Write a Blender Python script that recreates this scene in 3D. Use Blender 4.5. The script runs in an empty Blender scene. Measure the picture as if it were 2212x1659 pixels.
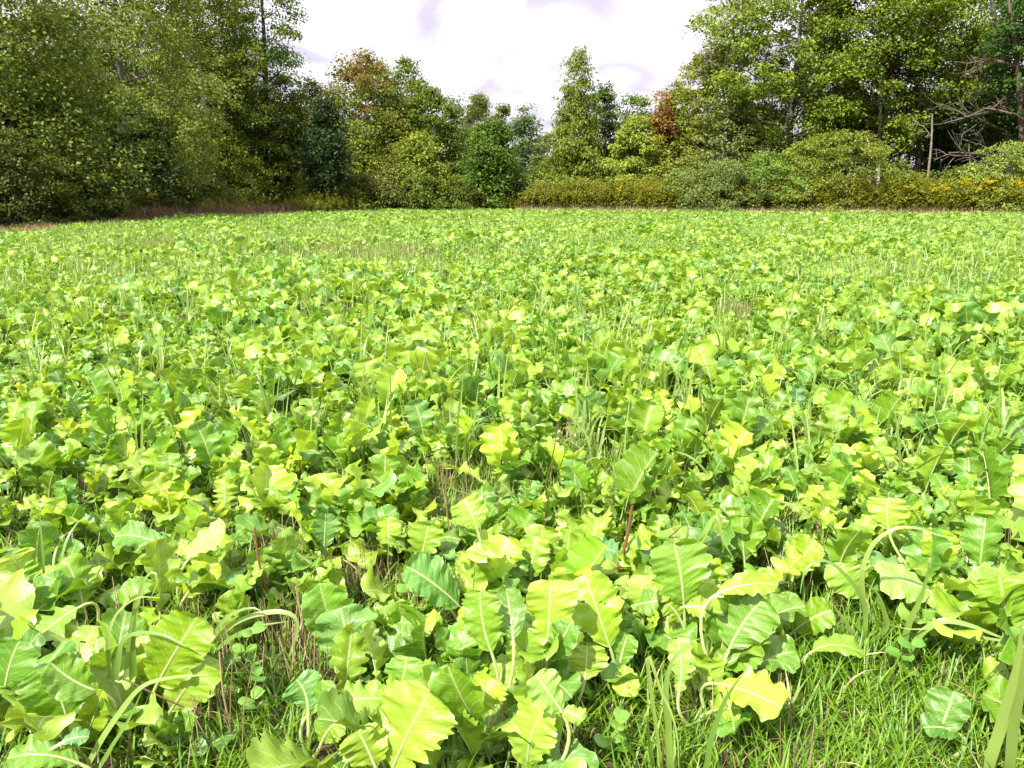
import bpy, math, random
import numpy as np
from mathutils import Vector, Matrix

SC = bpy.context.scene
COL = SC.collection
# ------------------------------------------------------------------ camera, sky, sun, exposure
CAM_H, PITCH, FPX = 1.45, math.radians(14.0), 1661.0
cam_d = bpy.data.cameras.new("camera")
cam_d.sensor_width = 36.0
cam_d.lens = 36.0 * FPX / 2212.0
cam_d.clip_start, cam_d.clip_end = 0.05, 2000.0
cam = bpy.data.objects.new("camera", cam_d)
COL.objects.link(cam)
cam.location = (0, 0, CAM_H)
cam.rotation_euler = (math.pi / 2 - PITCH, 0, 0)
SC.camera = cam

SUN_EL, SUN_AZ = math.radians(50), math.radians(-142)      # azimuth from +Y towards +X
S_DIR = Vector((math.sin(SUN_AZ) * math.cos(SUN_EL), math.cos(SUN_AZ) * math.cos(SUN_EL), math.sin(SUN_EL)))
sun_d = bpy.data.lights.new("sun", 'SUN')
sun_d.energy, sun_d.angle, sun_d.color = 5.0, math.radians(1.2), (1.0, 0.95, 0.85)
sun = bpy.data.objects.new("sun", sun_d)
COL.objects.link(sun)
sun.rotation_euler = (-S_DIR).to_track_quat('-Z', 'Y').to_euler()
sun.location = (0, 0, 40)

SC.view_settings.view_transform = 'Standard'
SC.view_settings.look = 'None'
SC.view_settings.gamma = 1.0
SC.view_settings.use_curve_mapping = False
SC.view_settings.exposure = 1.28
SC.render.engine = 'CYCLES'
SC.cycles.max_bounces = 7
SC.cycles.diffuse_bounces = 4
SC.cycles.glossy_bounces = 2
SC.cycles.transmission_bounces = 5
SC.cycles.transparent_max_bounces = 8
SC.cycles.caustics_reflective = False
SC.cycles.caustics_refractive = False


def N(nt, kind, loc=None, **kw):
    n = nt.nodes.new(kind)
    for k, v in kw.items():
        if k.startswith('in_'):
            key = k[3:]
            n.inputs[int(key) if key.isdigit() else key].default_value = v
        else:
            setattr(n, k, v)
    return n


def mathn(nt, op, a, b=None, clamp=False):
    n = nt.nodes.new('ShaderNodeMath')
    n.operation = op
    n.use_clamp = clamp
    for i, x in enumerate((a, b)):
        if x is None:
            continue
        if isinstance(x, (int, float)):
            n.inputs[i].default_value = x
        else:
            nt.links.new(x, n.inputs[i])
    return n.outputs[0]


def mixc(nt, f, a, b, blend='MIX'):
    n = nt.nodes.new('ShaderNodeMix')
    n.data_type = 'RGBA'
    n.blend_type = blend
    for s, x in ((0, f), (6, a), (7, b)):
        if isinstance(x, (int, float)):
            n.inputs[s].default_value = x
        elif isinstance(x, tuple):
            n.inputs[s].default_value = (*x, 1.0) if len(x) == 3 else x
        else:
            nt.links.new(x, n.inputs[s])
    return n.outputs[2]


def ramp(nt, f, lo, hi):
    n = nt.nodes.new('ShaderNodeMapRange')
    n.clamp = True
    nt.links.new(f, n.inputs[0])
    n.inputs[1].default_value, n.inputs[2].default_value = lo, hi
    return n.outputs[0]


world = bpy.data.worlds.new("World")
SC.world = world
world.use_nodes = True
wt = world.node_tree
wt.nodes.clear()
sky = N(wt, 'ShaderNodeTexSky', sky_type='NISHITA', sun_disc=False, sun_elevation=SUN_EL, sun_rotation=SUN_AZ % (2 * math.pi), air_density=1.0, dust_density=1.5, ozone_density=1.0)
tc = N(wt, 'ShaderNodeTexCoord')
sep = N(wt, 'ShaderNodeSeparateXYZ')
wt.links.new(tc.outputs['Generated'], sep.inputs[0])
zz = mathn(wt, 'ADD', mathn(wt, 'MAXIMUM', sep.outputs[2], 0.0), 0.12)
cmb = N(wt, 'ShaderNodeCombineXYZ')
wt.links.new(mathn(wt, 'DIVIDE', sep.outputs[0], zz), cmb.inputs[0])
wt.links.new(mathn(wt, 'DIVIDE', sep.outputs[1], zz), cmb.inputs[1])
n1 = N(wt, 'ShaderNodeTexNoise', in_Scale=1.9, in_Detail=4.0, in_Roughness=0.45, in_Distortion=0.6)
mp = N(wt, 'ShaderNodeMapping')
mp.inputs['Location'].default_value = (3.4, 1.35, 0)
mp.inputs['Scale'].default_value = (1.5, 0.75, 1)
wt.links.new(cmb.outputs[0], mp.inputs[0])
wt.links.new(mp.outputs[0], n1.inputs['Vector'])
n2 = N(wt, 'ShaderNodeTexNoise', in_Scale=0.45, in_Detail=3.0)
mp2 = N(wt, 'ShaderNodeMapping')
mp2.inputs['Location'].default_value = (7.7, 2.1, 3)
wt.links.new(cmb.outputs[0], mp2.inputs[0])
wt.links.new(mp2.outputs[0], n2.inputs['Vector'])
grey = mathn(wt, 'ADD', mathn(wt, 'MULTIPLY', ramp(wt, n1.outputs['Fac'], 0.47, 0.68), 0.95), mathn(wt, 'MULTIPLY', ramp(wt, n2.outputs['Fac'], 0.5, 0.3), 0.25), clamp=True)
blue = ramp(wt, n2.outputs['Fac'], 0.66, 0.80)
cloud = mixc(wt, grey, (6.3, 6.0, 6.5), (3.7, 3.45, 4.3))
rise = mathn(wt, 'ADD', 1.0, mathn(wt, 'MULTIPLY', mathn(wt, 'MAXIMUM', sep.outputs[2], 0.0), 2.0))
rc = N(wt, 'ShaderNodeCombineXYZ')
for k_ in range(3):
    wt.links.new(rise, rc.inputs[k_])
cloud = mixc(wt, 1.0, cloud, rc.outputs[0], 'MULTIPLY')
skyc = mixc(wt, mathn(wt, 'MULTIPLY', blue, 0.6), cloud, sky.outputs[0])
bg = N(wt, 'ShaderNodeBackground', in_Strength=0.066)
wt.links.new(skyc, bg.inputs[0])
wo = N(wt, 'ShaderNodeOutputWorld')
wt.links.new(bg.outputs[0], wo.inputs[0])

# ------------------------------------------------------------------ helpers
CP, SP = math.cos(PITCH), math.sin(PITCH)


def ray(px, py):
    cx, cy = (px - 1106.0) / FPX, -(py - 829.5) / FPX
    return np.array([cx, cy * SP + CP, cy * CP - SP])


def at(px, py, y):                       # the point that lies y metres ahead in the direction of a picture point
    d = ray(px, py)
    return np.array([0, 0, CAM_H]) + d * (y / d[1])


def on_ground(px, py, z=0.0):
    d = ray(px, py)
    return np.array([0, 0, CAM_H]) + d * ((z - CAM_H) / d[2])


def to_px(x, y, z=0.0):
    v = np.stack([x, y, np.full_like(x, z) - CAM_H], -1) if isinstance(x, np.ndarray) else np.array([x, y, z - CAM_H])
    f = v[..., 1] * CP - v[..., 2] * SP
    u = v[..., 1] * SP + v[..., 2] * CP
    return 1106 + FPX * v[..., 0] / f, 829.5 - FPX * u / f


def unit(v):
    v = np.asarray(v, float)
    return v / np.maximum(np.linalg.norm(v, axis=-1, keepdims=True), 1e-9)


def mk_mesh(name, V, F, mats=(), uv=None, attrs=None, smooth=False, mat_idx=None):
    """F: an (n, k) index array or a list of such arrays"""
    Fs = [np.asarray(f, np.int32) for f in (F if isinstance(F, list) else [F])]
    Fs = [f for f in Fs if f.size]
    me = bpy.data.meshes.new(name)
    V = np.asarray(V, np.float32)
    me.vertices.add(len(V))
    me.vertices.foreach_set('co', V.ravel())
    loops = np.concatenate([f.ravel() for f in Fs])
    tot = np.concatenate([np.full(len(f), f.shape[1], np.int32) for f in Fs])
    start = np.concatenate([[0], np.cumsum(tot)[:-1]]).astype(np.int32)
    me.loops.add(len(loops))
    me.loops.foreach_set('vertex_index', loops)
    me.polygons.add(len(tot))
    me.polygons.foreach_set('loop_start', start)
    if smooth:
        me.polygons.foreach_set('use_smooth', np.ones(len(tot), bool))
    if mat_idx is not None:
        me.polygons.foreach_set('material_index', np.asarray(mat_idx, np.int32))
    for m in mats:
        me.materials.append(m)
    if uv is not None:
        l = me.uv_layers.new(name='UVMap')
        l.data.foreach_set('uv', np.asarray(uv, np.float32)[loops].ravel())
    for k, a in (attrs or {}).items():
        at_ = me.attributes.new(k, 'FLOAT', 'POINT')
        at_.data.foreach_set('value', np.asarray(a, np.float32))
    me.update(calc_edges=True)
    return me


def link(name, me, parent=None, loc=(0, 0, 0), rot=(0, 0, 0), scale=None):
    o = bpy.data.objects.new(name, me)
    COL.objects.link(o)
    o.parent = parent
    o.location, o.rotation_euler = loc, rot
    if scale is not None:
        o.scale = (scale,) * 3 if isinstance(scale, (int, float)) else scale
    return o


def tag(o, label=None, cat=None, group=None, kind=None):
    for k, v in (('label', label), ('category', cat), ('group', group), ('kind', kind)):
        if v:
            o[k] = v
    return o


def thing(name, label, cat, loc=(0, 0, 0), rz=0.0, group=None):
    o = link(name, None, None, tuple(float(v) for v in loc), (0, 0, rz))
    o.empty_display_size = 0.1
    return tag(o, label, cat, group)


class Geo:                                # collects pieces into one mesh
    def __init__(s):
        s.V, s.Q, s.T, s.uv, s.tint, s.mq, s.mt, s.n = [], [], [], [], [], [], [], 0

    def add(s, V, F, uv=None, tint=0.5, mi=0):
        V = np.asarray(V, float)
        F = np.asarray(F, int) + s.n
        s.V.append(V)
        (s.Q if F.shape[1] == 4 else s.T).append(F)
        (s.mq if F.shape[1] == 4 else s.mt).append(np.full(len(F), mi))
        s.uv.append(np.zeros((len(V), 2)) if uv is None else uv)
        s.tint.append(np.full(len(V), tint) if np.isscalar(tint) else tint)
        s.n += len(V)
        return s

    def mesh(s, name, mats, smooth=True):
        F = ([np.concatenate(s.Q)] if s.Q else []) + ([np.concatenate(s.T)] if s.T else [])
        mi = np.concatenate(s.mq + s.mt)
        return mk_mesh(name, np.concatenate(s.V), F, mats, np.concatenate(s.uv), {'tint': np.concatenate(s.tint)}, smooth, mi)


def frames(P):
    P = np.asarray(P, float)
    T = unit(np.gradient(P, axis=0))
    ref = np.where(np.abs(T[:, 2:3]) > 0.9, np.array([[1.0, 0, 0]]), np.array([[0, 0, 1.0]]))
    A = unit(np.cross(T, ref))
    return T, A, np.cross(T, A)


def tube(P, R, sides=5):
    P = np.asarray(P, float)
    R = np.broadcast_to(np.asarray(R, float), (len(P),))
    T, A, B = frames(P)
    for i in range(1, len(P)):            # keep neighbouring rings aligned
        a = A[i - 1] - T[i] * np.dot(A[i - 1], T[i])
        A[i] = a / max(np.linalg.norm(a), 1e-9)
        B[i] = np.cross(T[i], A[i])
    ang = np.arange(sides) * 2 * math.pi / sides
    V = P[:, None] + R[:, None, None] * (np.cos(ang)[None, :, None] * A[:, None] + np.sin(ang)[None, :, None] * B[:, None])
    i, j = np.meshgrid(np.arange(len(P) - 1), np.arange(sides), indexing='ij')
    a, b = (i * sides + j), (i * sides + (j + 1) % sides)
    return V.reshape(-1, 3), np.stack([a, b, b + sides, a + sides], -1).reshape(-1, 4)


def bezier(p0, p1, p2, n):
    t = np.linspace(0, 1, n)[:, None]
    return (1 - t) ** 2 * np.asarray(p0) + 2 * t * (1 - t) * np.asarray(p1) + t * t * np.asarray(p2)


def spline(pts, n):
    pts = np.asarray(pts, float)
    d = np.concatenate([[0], np.cumsum(np.linalg.norm(np.diff(pts, axis=0), axis=1))])
    q = np.concatenate([[2 * pts[0] - pts[1]], pts, [2 * pts[-1] - pts[-2]]])
    out = []
    for u in np.linspace(0, d[-1], n):
        k = min(np.searchsorted(d, u, side='right') - 1, len(pts) - 2)
        t = (u - d[k]) / max(d[k + 1] - d[k], 1e-9)
        a, b, c, e = q[k:k + 4]
        out.append(0.5 * ((2 * b) + (-a + c) * t + (2 * a - 5 * b + 4 * c - e) * t * t + (-a + 3 * b - 3 * c + e) * t ** 3))
    return np.array(out)


# ------------------------------------------------------------------ materials
def new_mat(name):
    m = bpy.data.materials.new(name)
    m.use_nodes = True
    m.node_tree.nodes.clear()
    return m, m.node_tree


def finish(nt, color, rough=0.6, spec=0.4, trans=0.0, trans_col=None, normal=None):
    p = N(nt, 'ShaderNodeBsdfPrincipled', in_Roughness=rough)
    p.inputs['Specular IOR Level'].default_value = spec
    if isinstance(color, tuple):
        p.inputs['Base Color'].default_value = (*color, 1)
    else:
        nt.links.new(color, p.inputs['Base Color'])
    if normal is not None:
        nt.links.new(normal, p.inputs['Normal'])
    out = N(nt, 'ShaderNodeOutputMaterial')
    sh = p.outputs[0]
    if trans > 0:
        t = N(nt, 'ShaderNodeBsdfTranslucent')
        nt.links.new(trans_col if trans_col is not None else color, t.inputs[0])
        if normal is not None:
            nt.links.new(normal, t.inputs['Normal'])
        mx = N(nt, 'ShaderNodeMixShader', in_0=trans)
        nt.links.new(sh, mx.inputs[1])
        nt.links.new(t.outputs[0], mx.inputs[2])
        sh = mx.outputs[0]
    nt.links.new(sh, out.inputs[0])


def bump(nt, h, strength, dist):
    b = N(nt, 'ShaderNodeBump', in_Strength=strength, in_Distance=dist)
    nt.links.new(h, b.inputs['Height'])
    return b.outputs[0]


def attr(nt, name):
    return N(nt, 'ShaderNodeAttribute', attribute_name=name)


def noise(nt, vec, scale, detail=2.0, rough=0.5):
    n = N(nt, 'ShaderNodeTexNoise', in_Scale=scale, in_Detail=detail, in_Roughness=rough)
    if vec is not None:
        nt.links.new(vec, n.inputs['Vector'])
    return n.outputs['Fac']


def brassica_material():
    m, nt = new_mat('brassica_leaf')
    info = N(nt, 'ShaderNodeObjectInfo')
    tcd = N(nt, 'ShaderNodeTexCoord')
    uvn = N(nt, 'ShaderNodeUVMap')
    s = N(nt, 'ShaderNodeSeparateXYZ')
    nt.links.new(uvn.outputs[0], s.inputs[0])
    v, t = mathn(nt, 'ABSOLUTE', s.outputs[0]), s.outputs[1]
    tint = attr(nt, 'tint').outputs['Fac']
    r = mathn(nt, 'FRACT', mathn(nt, 'ADD', info.outputs['Random'], tint))
    g = mixc(nt, ramp(nt, r, 0.25, 0.75), (0.092, 0.228, 0.010), (0.225, 0.365, 0.022))
    g = mixc(nt, ramp(nt, r, 0.16, 0.0), g, (0.10, 0.24, 0.042))
    g = mixc(nt, ramp(nt, r, 0.86, 1.0), g, (0.28, 0.44, 0.06))
    g = mixc(nt, 1.0, g, info.outputs['Color'], 'MULTIPLY')
    blot = noise(nt, tcd.outputs['Object'], 26.0, 3.0)
    g = mixc(nt, ramp(nt, blot, 0.35, 0.7), g, mixc(nt, 1.0, g, (1.22, 1.12, 1.3), 'MULTIPLY'))
    # lateral veins, running forward from the midrib to the edge, with a fainter net between them
    q = mathn(nt, 'SUBTRACT', mathn(nt, 'MULTIPLY', t, 7.5), mathn(nt, 'MULTIPLY', mathn(nt, 'POWER', v, 0.8), 1.7))
    q = mathn(nt, 'ADD', q, mathn(nt, 'MULTIPLY', blot, 0.35))
    q = mathn(nt, 'ADD', q, mathn(nt, 'MULTIPLY', noise(nt, tcd.outputs['Object'], 55.0, 2.0), 0.25))
    d = mathn(nt, 'ABSOLUTE', mathn(nt, 'SUBTRACT', mathn(nt, 'FRACT', q), 0.5))
    vein = mathn(nt, 'MULTIPLY', ramp(nt, d, 0.075, 0.015), ramp(nt, v, 0.95, 0.55))
    vor = N(nt, 'ShaderNodeTexVoronoi', feature='DISTANCE_TO_EDGE', in_Scale=11.0)
    sc = N(nt, 'ShaderNodeMapping')
    sc.inputs['Scale'].default_value = (0.8, 1.6, 1)
    nt.links.new(uvn.outputs[0], sc.inputs[0])
    nt.links.new(sc.outputs[0], vor.inputs['Vector'])
    net = ramp(nt, vor.outputs['Distance'], 0.09, 0.0)
    mid = ramp(nt, v, 0.075, 0.03)
    pale = mathn(nt, 'ADD', mathn(nt, 'MULTIPLY', vein, 0.38), mathn(nt, 'ADD', mathn(nt, 'MULTIPLY', net, 0.14), mathn(nt, 'MULTIPLY', mid, 0.45)), clamp=True)
    pale = mathn(nt, 'ADD', pale, mathn(nt, 'MULTIPLY', ramp(nt, v, 0.93, 1.0), 0.35), clamp=True)
    sp = N(nt, 'ShaderNodeTexVoronoi', in_Scale=60.0)
    nt.links.new(tcd.outputs['Object'], sp.inputs['Vector'])
    sepc = N(nt, 'ShaderNodeSeparateColor')
    nt.links.new(sp.outputs['Color'], sepc.inputs[0])
    spot = mathn(nt, 'MULTIPLY', ramp(nt, sp.outputs['Distance'], 0.24, 0.12), mathn(nt, 'GREATER_THAN', sepc.outputs[0], 0.86))
    g = mixc(nt, mathn(nt, 'MULTIPLY', spot, 0.6), g, (0.42, 0.40, 0.16))
    c = mixc(nt, pale, g, (0.44, 0.54, 0.19))
    h = mathn(nt, 'SUBTRACT', mathn(nt, 'MULTIPLY', blot, 0.7), mathn(nt, 'ADD', mathn(nt, 'MULTIPLY', vein, 0.9), mathn(nt, 'MULTIPLY', net, 0.3)))
    tr = mixc(nt, 1.0, c, (1.42, 1.34, 0.55), 'MULTIPLY')
    finish(nt, c, 0.36, 0.6, 0.36, tr, bump(nt, h, 0.27, 0.004))
    return m


def plain_leaf_material(name, a, b, rough=0.45, spec=0.45, trans=0.4, use_random=True):
    m, nt = new_mat(name)
    info = N(nt, 'ShaderNodeObjectInfo')
    tint = attr(nt, 'tint').outputs['Fac']
    f = mathn(nt, 'FRACT', mathn(nt, 'ADD', info.outputs['Random'], tint)) if use_random else tint
    c = mixc(nt, f, a, b)
    c = mixc(nt, 1.0, c, info.outputs['Color'], 'MULTIPLY')
    tr = mixc(nt, 1.0, c, (1.4, 1.25, 0.6), 'MULTIPLY')
    finish(nt, c, rough, spec, trans, tr)
    return m


def tree_leaf_material():
    m, nt = new_mat('tree_leaf')
    info = N(nt, 'ShaderNodeObjectInfo')
    tint = attr(nt, 'tint').outputs['Fac']
    aut = attr(nt, 'autumn').outputs['Fac']
    c = mixc(nt, tint, (0.5, 0.56, 0.45), (1.5, 1.42, 1.2))
    c = mixc(nt, 1.0, c, info.outputs['Color'], 'MULTIPLY')
    c = mixc(nt, aut, c, mixc(nt, tint, (0.17, 0.055, 0.022), (0.30, 0.12, 0.045)))
    tr = mixc(nt, 1.0, c, (1.5, 1.35, 0.55), 'MULTIPLY')
    finish(nt, c, 0.55, 0.3, 0.33, tr)
    return m


def bark_material():
    m, nt = new_mat('bark')
    info = N(nt, 'ShaderNodeObjectInfo')
    tcd = N(nt, 'ShaderNodeTexCoord')
    mpn = N(nt, 'ShaderNodeMapping')
    mpn.inputs['Scale'].default_value = (6, 6, 1.2)
    nt.links.new(tcd.outputs['Object'], mpn.inputs[0])
    n = noise(nt, mpn.outputs[0], 3.0, 5.0, 0.65)
    c = mixc(nt, ramp(nt, n, 0.3, 0.7), (0.4, 0.4, 0.4), (1.5, 1.5, 1.45))
    c = mixc(nt, 1.0, c, info.outputs['Color'], 'MULTIPLY')
    finish(nt, c, 0.85, 0.2, normal=bump(nt, n, 0.7, 0.03))
    return m


def soil_material(name, a, b, c3, scale):
    m, nt = new_mat(name)
    tcd = N(nt, 'ShaderNodeTexCoord')
    n = noise(nt, tcd.outputs['Object'], scale, 8.0, 0.65)
    n3 = noise(nt, tcd.outputs['Object'], scale * 9, 4.0, 0.6)
    c = mixc(nt, ramp(nt, n, 0.35, 0.65), a, b)
    c = mixc(nt, mathn(nt, 'MULTIPLY', ramp(nt, n3, 0.5, 0.72), 0.6), c, c3)
    finish(nt, c, 0.95, 0.15, normal=bump(nt, n3, 0.8, 0.02))
    return m


M_BRAS = brassica_material()
M_RIB = plain_leaf_material('midrib', (0.46, 0.55, 0.24), (0.66, 0.71, 0.42), 0.4, 0.5, 0.45)
M_BLADE = plain_leaf_material('cereal_blade', (0.12, 0.235, 0.04), (0.29, 0.39, 0.10), 0.33, 0.7, 0.38)
M_GRASS = plain_leaf_material('fine_grass', (0.075, 0.185, 0.008), (0.175, 0.31, 0.016), 0.45, 0.45, 0.38)
M_PEA = plain_leaf_material('pea_leaf', (0.11, 0.27, 0.03), (0.20, 0.36, 0.05), 0.4, 0.5, 0.4)
M_STRAW = plain_leaf_material('straw', (0.11, 0.065, 0.032), (0.46, 0.36, 0.20), 0.6, 0.35, 0.1)
M_STALK = plain_leaf_material('stalk', (0.13, 0.045, 0.025), (0.24, 0.10, 0.05), 0.5, 0.4, 0.0)
M_DRY = plain_leaf_material('dry_grass', (0.15, 0.085, 0.055), (0.36, 0.25, 0.15), 0.7, 0.25, 0.2)
M_RUST = plain_leaf_material('rusty_weed', (0.085, 0.055, 0.032), (0.20, 0.13, 0.07), 0.7, 0.25, 0.2)
M_WEED = plain_leaf_material('weed_leaf', (0.10, 0.14, 0.016), (0.30, 0.31, 0.04), 0.55, 0.35, 0.35)
M_GOLD = plain_leaf_material('goldenrod_flower', (0.42, 0.35, 0.014), (0.62, 0.54, 0.04), 0.7, 0.2, 0.25)
M_TREE = tree_leaf_material()
M_BARK = bark_material()
M_SOIL = soil_material('field_soil', (0.03, 0.024, 0.013), (0.055, 0.042, 0.023), (0.15, 0.105, 0.055), 1.7)
M_FLOOR = soil_material('forest_litter', (0.03, 0.026, 0.014), (0.06, 0.05, 0.022), (0.10, 0.07, 0.04), 0.9)

# ------------------------------------------------------------------ ground
FX = np.array([-15.5, -15.4, -15.0, -16.4, -17.0, -16.2, -12.8, -9.0, -4.0, 0.5, 7.0, 14.0, 22.0, 30.0, 36.0, 36.0])
FY = np.array([-6.0, 14.0, 22.0, 30.0, 36.0, 43.0, 50.0, 54.5, 57.0, 57.5, 55.0, 52.5, 49.5, 45.5, 42.0, -6.0])


def in_field(x, y, shrink=0.0):
    cx, cy = 6.0, 25.0
    ins = np.zeros(np.shape(x), bool)
    px = FX + np.sign(cx - FX) * shrink * (np.abs(FX - cx) > 14)
    py = FY + np.sign(cy - FY) * shrink
    n = len(px)
    for i in range(n):
        x1, y1, x2, y2 = px[i], py[i], px[(i + 1) % n], py[(i + 1) % n]
        if y1 == y2:
            continue
        c = ((y1 > y) != (y2 > y)) & (x < (x2 - x1) * (y - y1) / (y2 - y1) + x1)
        ins ^= c
    return ins


gx, gy = np.meshgrid(np.linspace(-300, 300, 61), np.linspace(-60, 500, 57), indexing='ij')
Vg = np.stack([gx, gy, np.zeros_like(gx)], -1).reshape(-1, 3)
i, j = np.meshgrid(np.arange(60), np.arange(56), indexing='ij')
a = i * 57 + j
ground = link('ground', mk_mesh('ground', Vg, np.stack([a, a + 57, a + 58, a + 1], -1).reshape(-1, 4), [M_FLOOR]))
tag(ground, 'dark leaf littered forest ground around the field', 'ground', kind='structure')
Vf = np.stack([FX, FY, np.full(len(FX), 0.004)], -1)
field = link('field', mk_mesh('field', Vf, np.arange(len(FX))[None, ::-1], [M_SOIL]))
tag(field, 'flat brown soil of the planted food plot', 'field', kind='structure')


# ------------------------------------------------------------------ instanced masses (stuff)
def scatter(name, label, cat, P, rz, scl, idx, variants, tilt=0.15, seed=0):
    rng = np.random.default_rng(seed)
    P = np.asarray(P, np.float32)
    n = len(P)
    me = bpy.data.meshes.new(name)
    me.vertices.add(n)
    me.vertices.foreach_set('co', P.ravel())
    rot = np.stack([rng.normal(0, tilt, n), rng.normal(0, tilt, n), rz], -1).astype(np.float32)
    a1 = me.attributes.new('rot', 'FLOAT_VECTOR', 'POINT')
    a1.data.foreach_set('vector', rot.ravel())
    a2 = me.attributes.new('scl', 'FLOAT', 'POINT')
    a2.data.foreach_set('value', np.asarray(scl, np.float32))
    a3 = me.attributes.new('idx', 'INT', 'POINT')
    a3.data.foreach_set('value', np.asarray(idx, np.int32))
    o = link(name, me)
    ng = bpy.data.node_groups.new(name, 'GeometryNodeTree')
    ng.interface.new_socket('Geometry', in_out='INPUT', socket_type='NodeSocketGeometry')
    ng.interface.new_socket('Geometry', in_out='OUTPUT', socket_type='NodeSocketGeometry')
    gi, go = ng.nodes.new('NodeGroupInput'), ng.nodes.new('NodeGroupOutput')
    jn = ng.nodes.new('GeometryNodeJoinGeometry')
    for v in variants:
        oi = ng.nodes.new('GeometryNodeObjectInfo')
        oi.inputs[0].default_value = v
        gt = ng.nodes.new('GeometryNodeGeometryToInstance')
        ng.links.new(oi.outputs['Geometry'], gt.inputs[0])
        ng.links.new(gt.outputs[0], jn.inputs[0])
    ip = ng.nodes.new('GeometryNodeInstanceOnPoints')
    ip.inputs['Pick Instance'].default_value = True

    def na(nm, dt):
        x = ng.nodes.new('GeometryNodeInputNamedAttribute')
        x.data_type = dt
        x.inputs[0].default_value = nm
        return x.outputs[0]
    e2r = ng.nodes.new('FunctionNodeEulerToRotation')
    ng.links.new(na('rot', 'FLOAT_VECTOR'), e2r.inputs[0])
    ng.links.new(gi.outputs[0], ip.inputs['Points'])
    ng.links.new(jn.outputs[0], ip.inputs['Instance'])
    ng.links.new(na('idx', 'INT'), ip.inputs['Instance Index'])
    ng.links.new(e2r.outputs[0], ip.inputs['Rotation'])
    ng.links.new(na('scl', 'FLOAT'), ip.inputs['Scale'])
    ng.links.new(ip.outputs[0], go.inputs[0])
    md = o.modifiers.new('scatter', 'NODES')
    md.node_group = ng
    return tag(o, label, cat, kind='stuff')


def hidden(name, me):                     # a source shape for a scattered mass, never linked to the scene
    return bpy.data.objects.new(name, me)


# ------------------------------------------------------------------ trees
PROF = {
    'edge': lambda t: (1 - np.clip(t, 0, 1) ** 2.4) ** 0.75 * (0.72 + 0.28 * np.minimum(1, t * 3.2)),
    'round': lambda t: np.sin(np.pi * np.clip(t, 0.02, 0.995) ** 0.85) ** 0.55,
    'column': lambda t: (1 - np.clip(t, 0, 1) ** 3.5) ** 0.6 * (0.6 + 0.4 * np.minimum(1, t * 4)),
    'cone': lambda t: (1.02 - np.clip(t, 0, 1)) ** 0.8 * (0.5 + 0.5 * np.minimum(1, t * 6)),
    'dome': lambda t: np.sqrt(np.maximum(1 - np.clip(t, 0, 1) ** 2, 0.0)),
}


def crown_mesh(name, seed, H0, H1, R, prof='edge', n=20000, leaf=0.11, asp=0.72, clump=0.42, per=110, droop=0.35, autumn=None, inner=0.35, fill=1.0, tiers=0.0):
    rng = np.random.default_rng(seed)
    nc = max(24, n // per)
    t = rng.random(nc * 3)
    t = t[rng.random(nc * 3) < PROF[prof](t) * 0.85 + 0.15][:nc]
    nc = len(t)
    th = rng.random(nc) * 2 * math.pi
    ph = rng.random(8) * 6.28
    lob = 1 + (0.40 if prof == 'dome' else 0.16) * np.sin(3 * th + ph[0] + 5 * t) + 0.12 * np.sin(5 * th + ph[1] - 7 * t) + 0.10 * np.sin(2 * th + 11 * t + ph[2])
    rr = R * PROF[prof](t) * lob * (inner + (1 - inner) * np.sqrt(rng.random(nc)))
    rr = rr * np.where(rng.random(nc) < 0.14, rng.uniform(1.05, 1.35, nc), 1.0)
    z = H0 + t * (H1 - H0)
    if tiers > 0:
        z = np.round(z / tiers) * tiers + rng.normal(0, tiers * 0.13, nc)
    C = np.stack([rr * np.cos(th), rr * np.sin(th), z], -1)
    cs = clump * (0.55 + 0.9 * rng.random(nc))
    k = rng.integers(0, nc, n)
    cs = cs * 0.78
    off = np.clip(rng.normal(0, 1, (n, 3)), -1.7, 1.7) * np.array([1.15, 1.15, 0.6]) * cs[k][:, None]
    P = C[k] + off
    P[:, 2] = np.maximum(P[:, 2], 0.05)
    out = unit(P * np.array([1, 1, 0]) + 1e-6)
    d = unit(rng.normal(0, 1, (n, 3)) * np.array([1, 1, 0.5]) + out * 0.5 - np.array([0, 0, droop]))
    nn = unit(rng.normal(0, 0.55, (n, 3)) + np.array([0, 0, 0.9]) + out * 0.35)
    s = unit(np.cross(nn, d))
    nn = np.cross(d, s)
    L = leaf * (0.65 + 0.7 * rng.random(n))
    Wd = L * asp * 0.5
    mid = P + d * (L * 0.45)[:, None]
    lift = nn * (Wd * 0.45)[:, None]
    V = np.stack([P, mid - s * Wd[:, None] + lift, P + d * L[:, None] - nn * (L * 0.12)[:, None], mid + s * Wd[:, None] + lift], 1).reshape(-1, 3)
    F = np.arange(n * 4).reshape(-1, 4)
    ct = rng.random(nc)
    tint = np.clip(0.55 * ct[k] + 0.45 * rng.random(n), 0, 1)
    au = np.zeros(n) if autumn is None else autumn(C, rng)[k] * (rng.random(n) < 0.85)
    me = mk_mesh(name, V, F, [M_TREE], None, {'tint': np.repeat(tint, 4), 'autumn': np.repeat(au, 4)})
    return me, C


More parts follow.
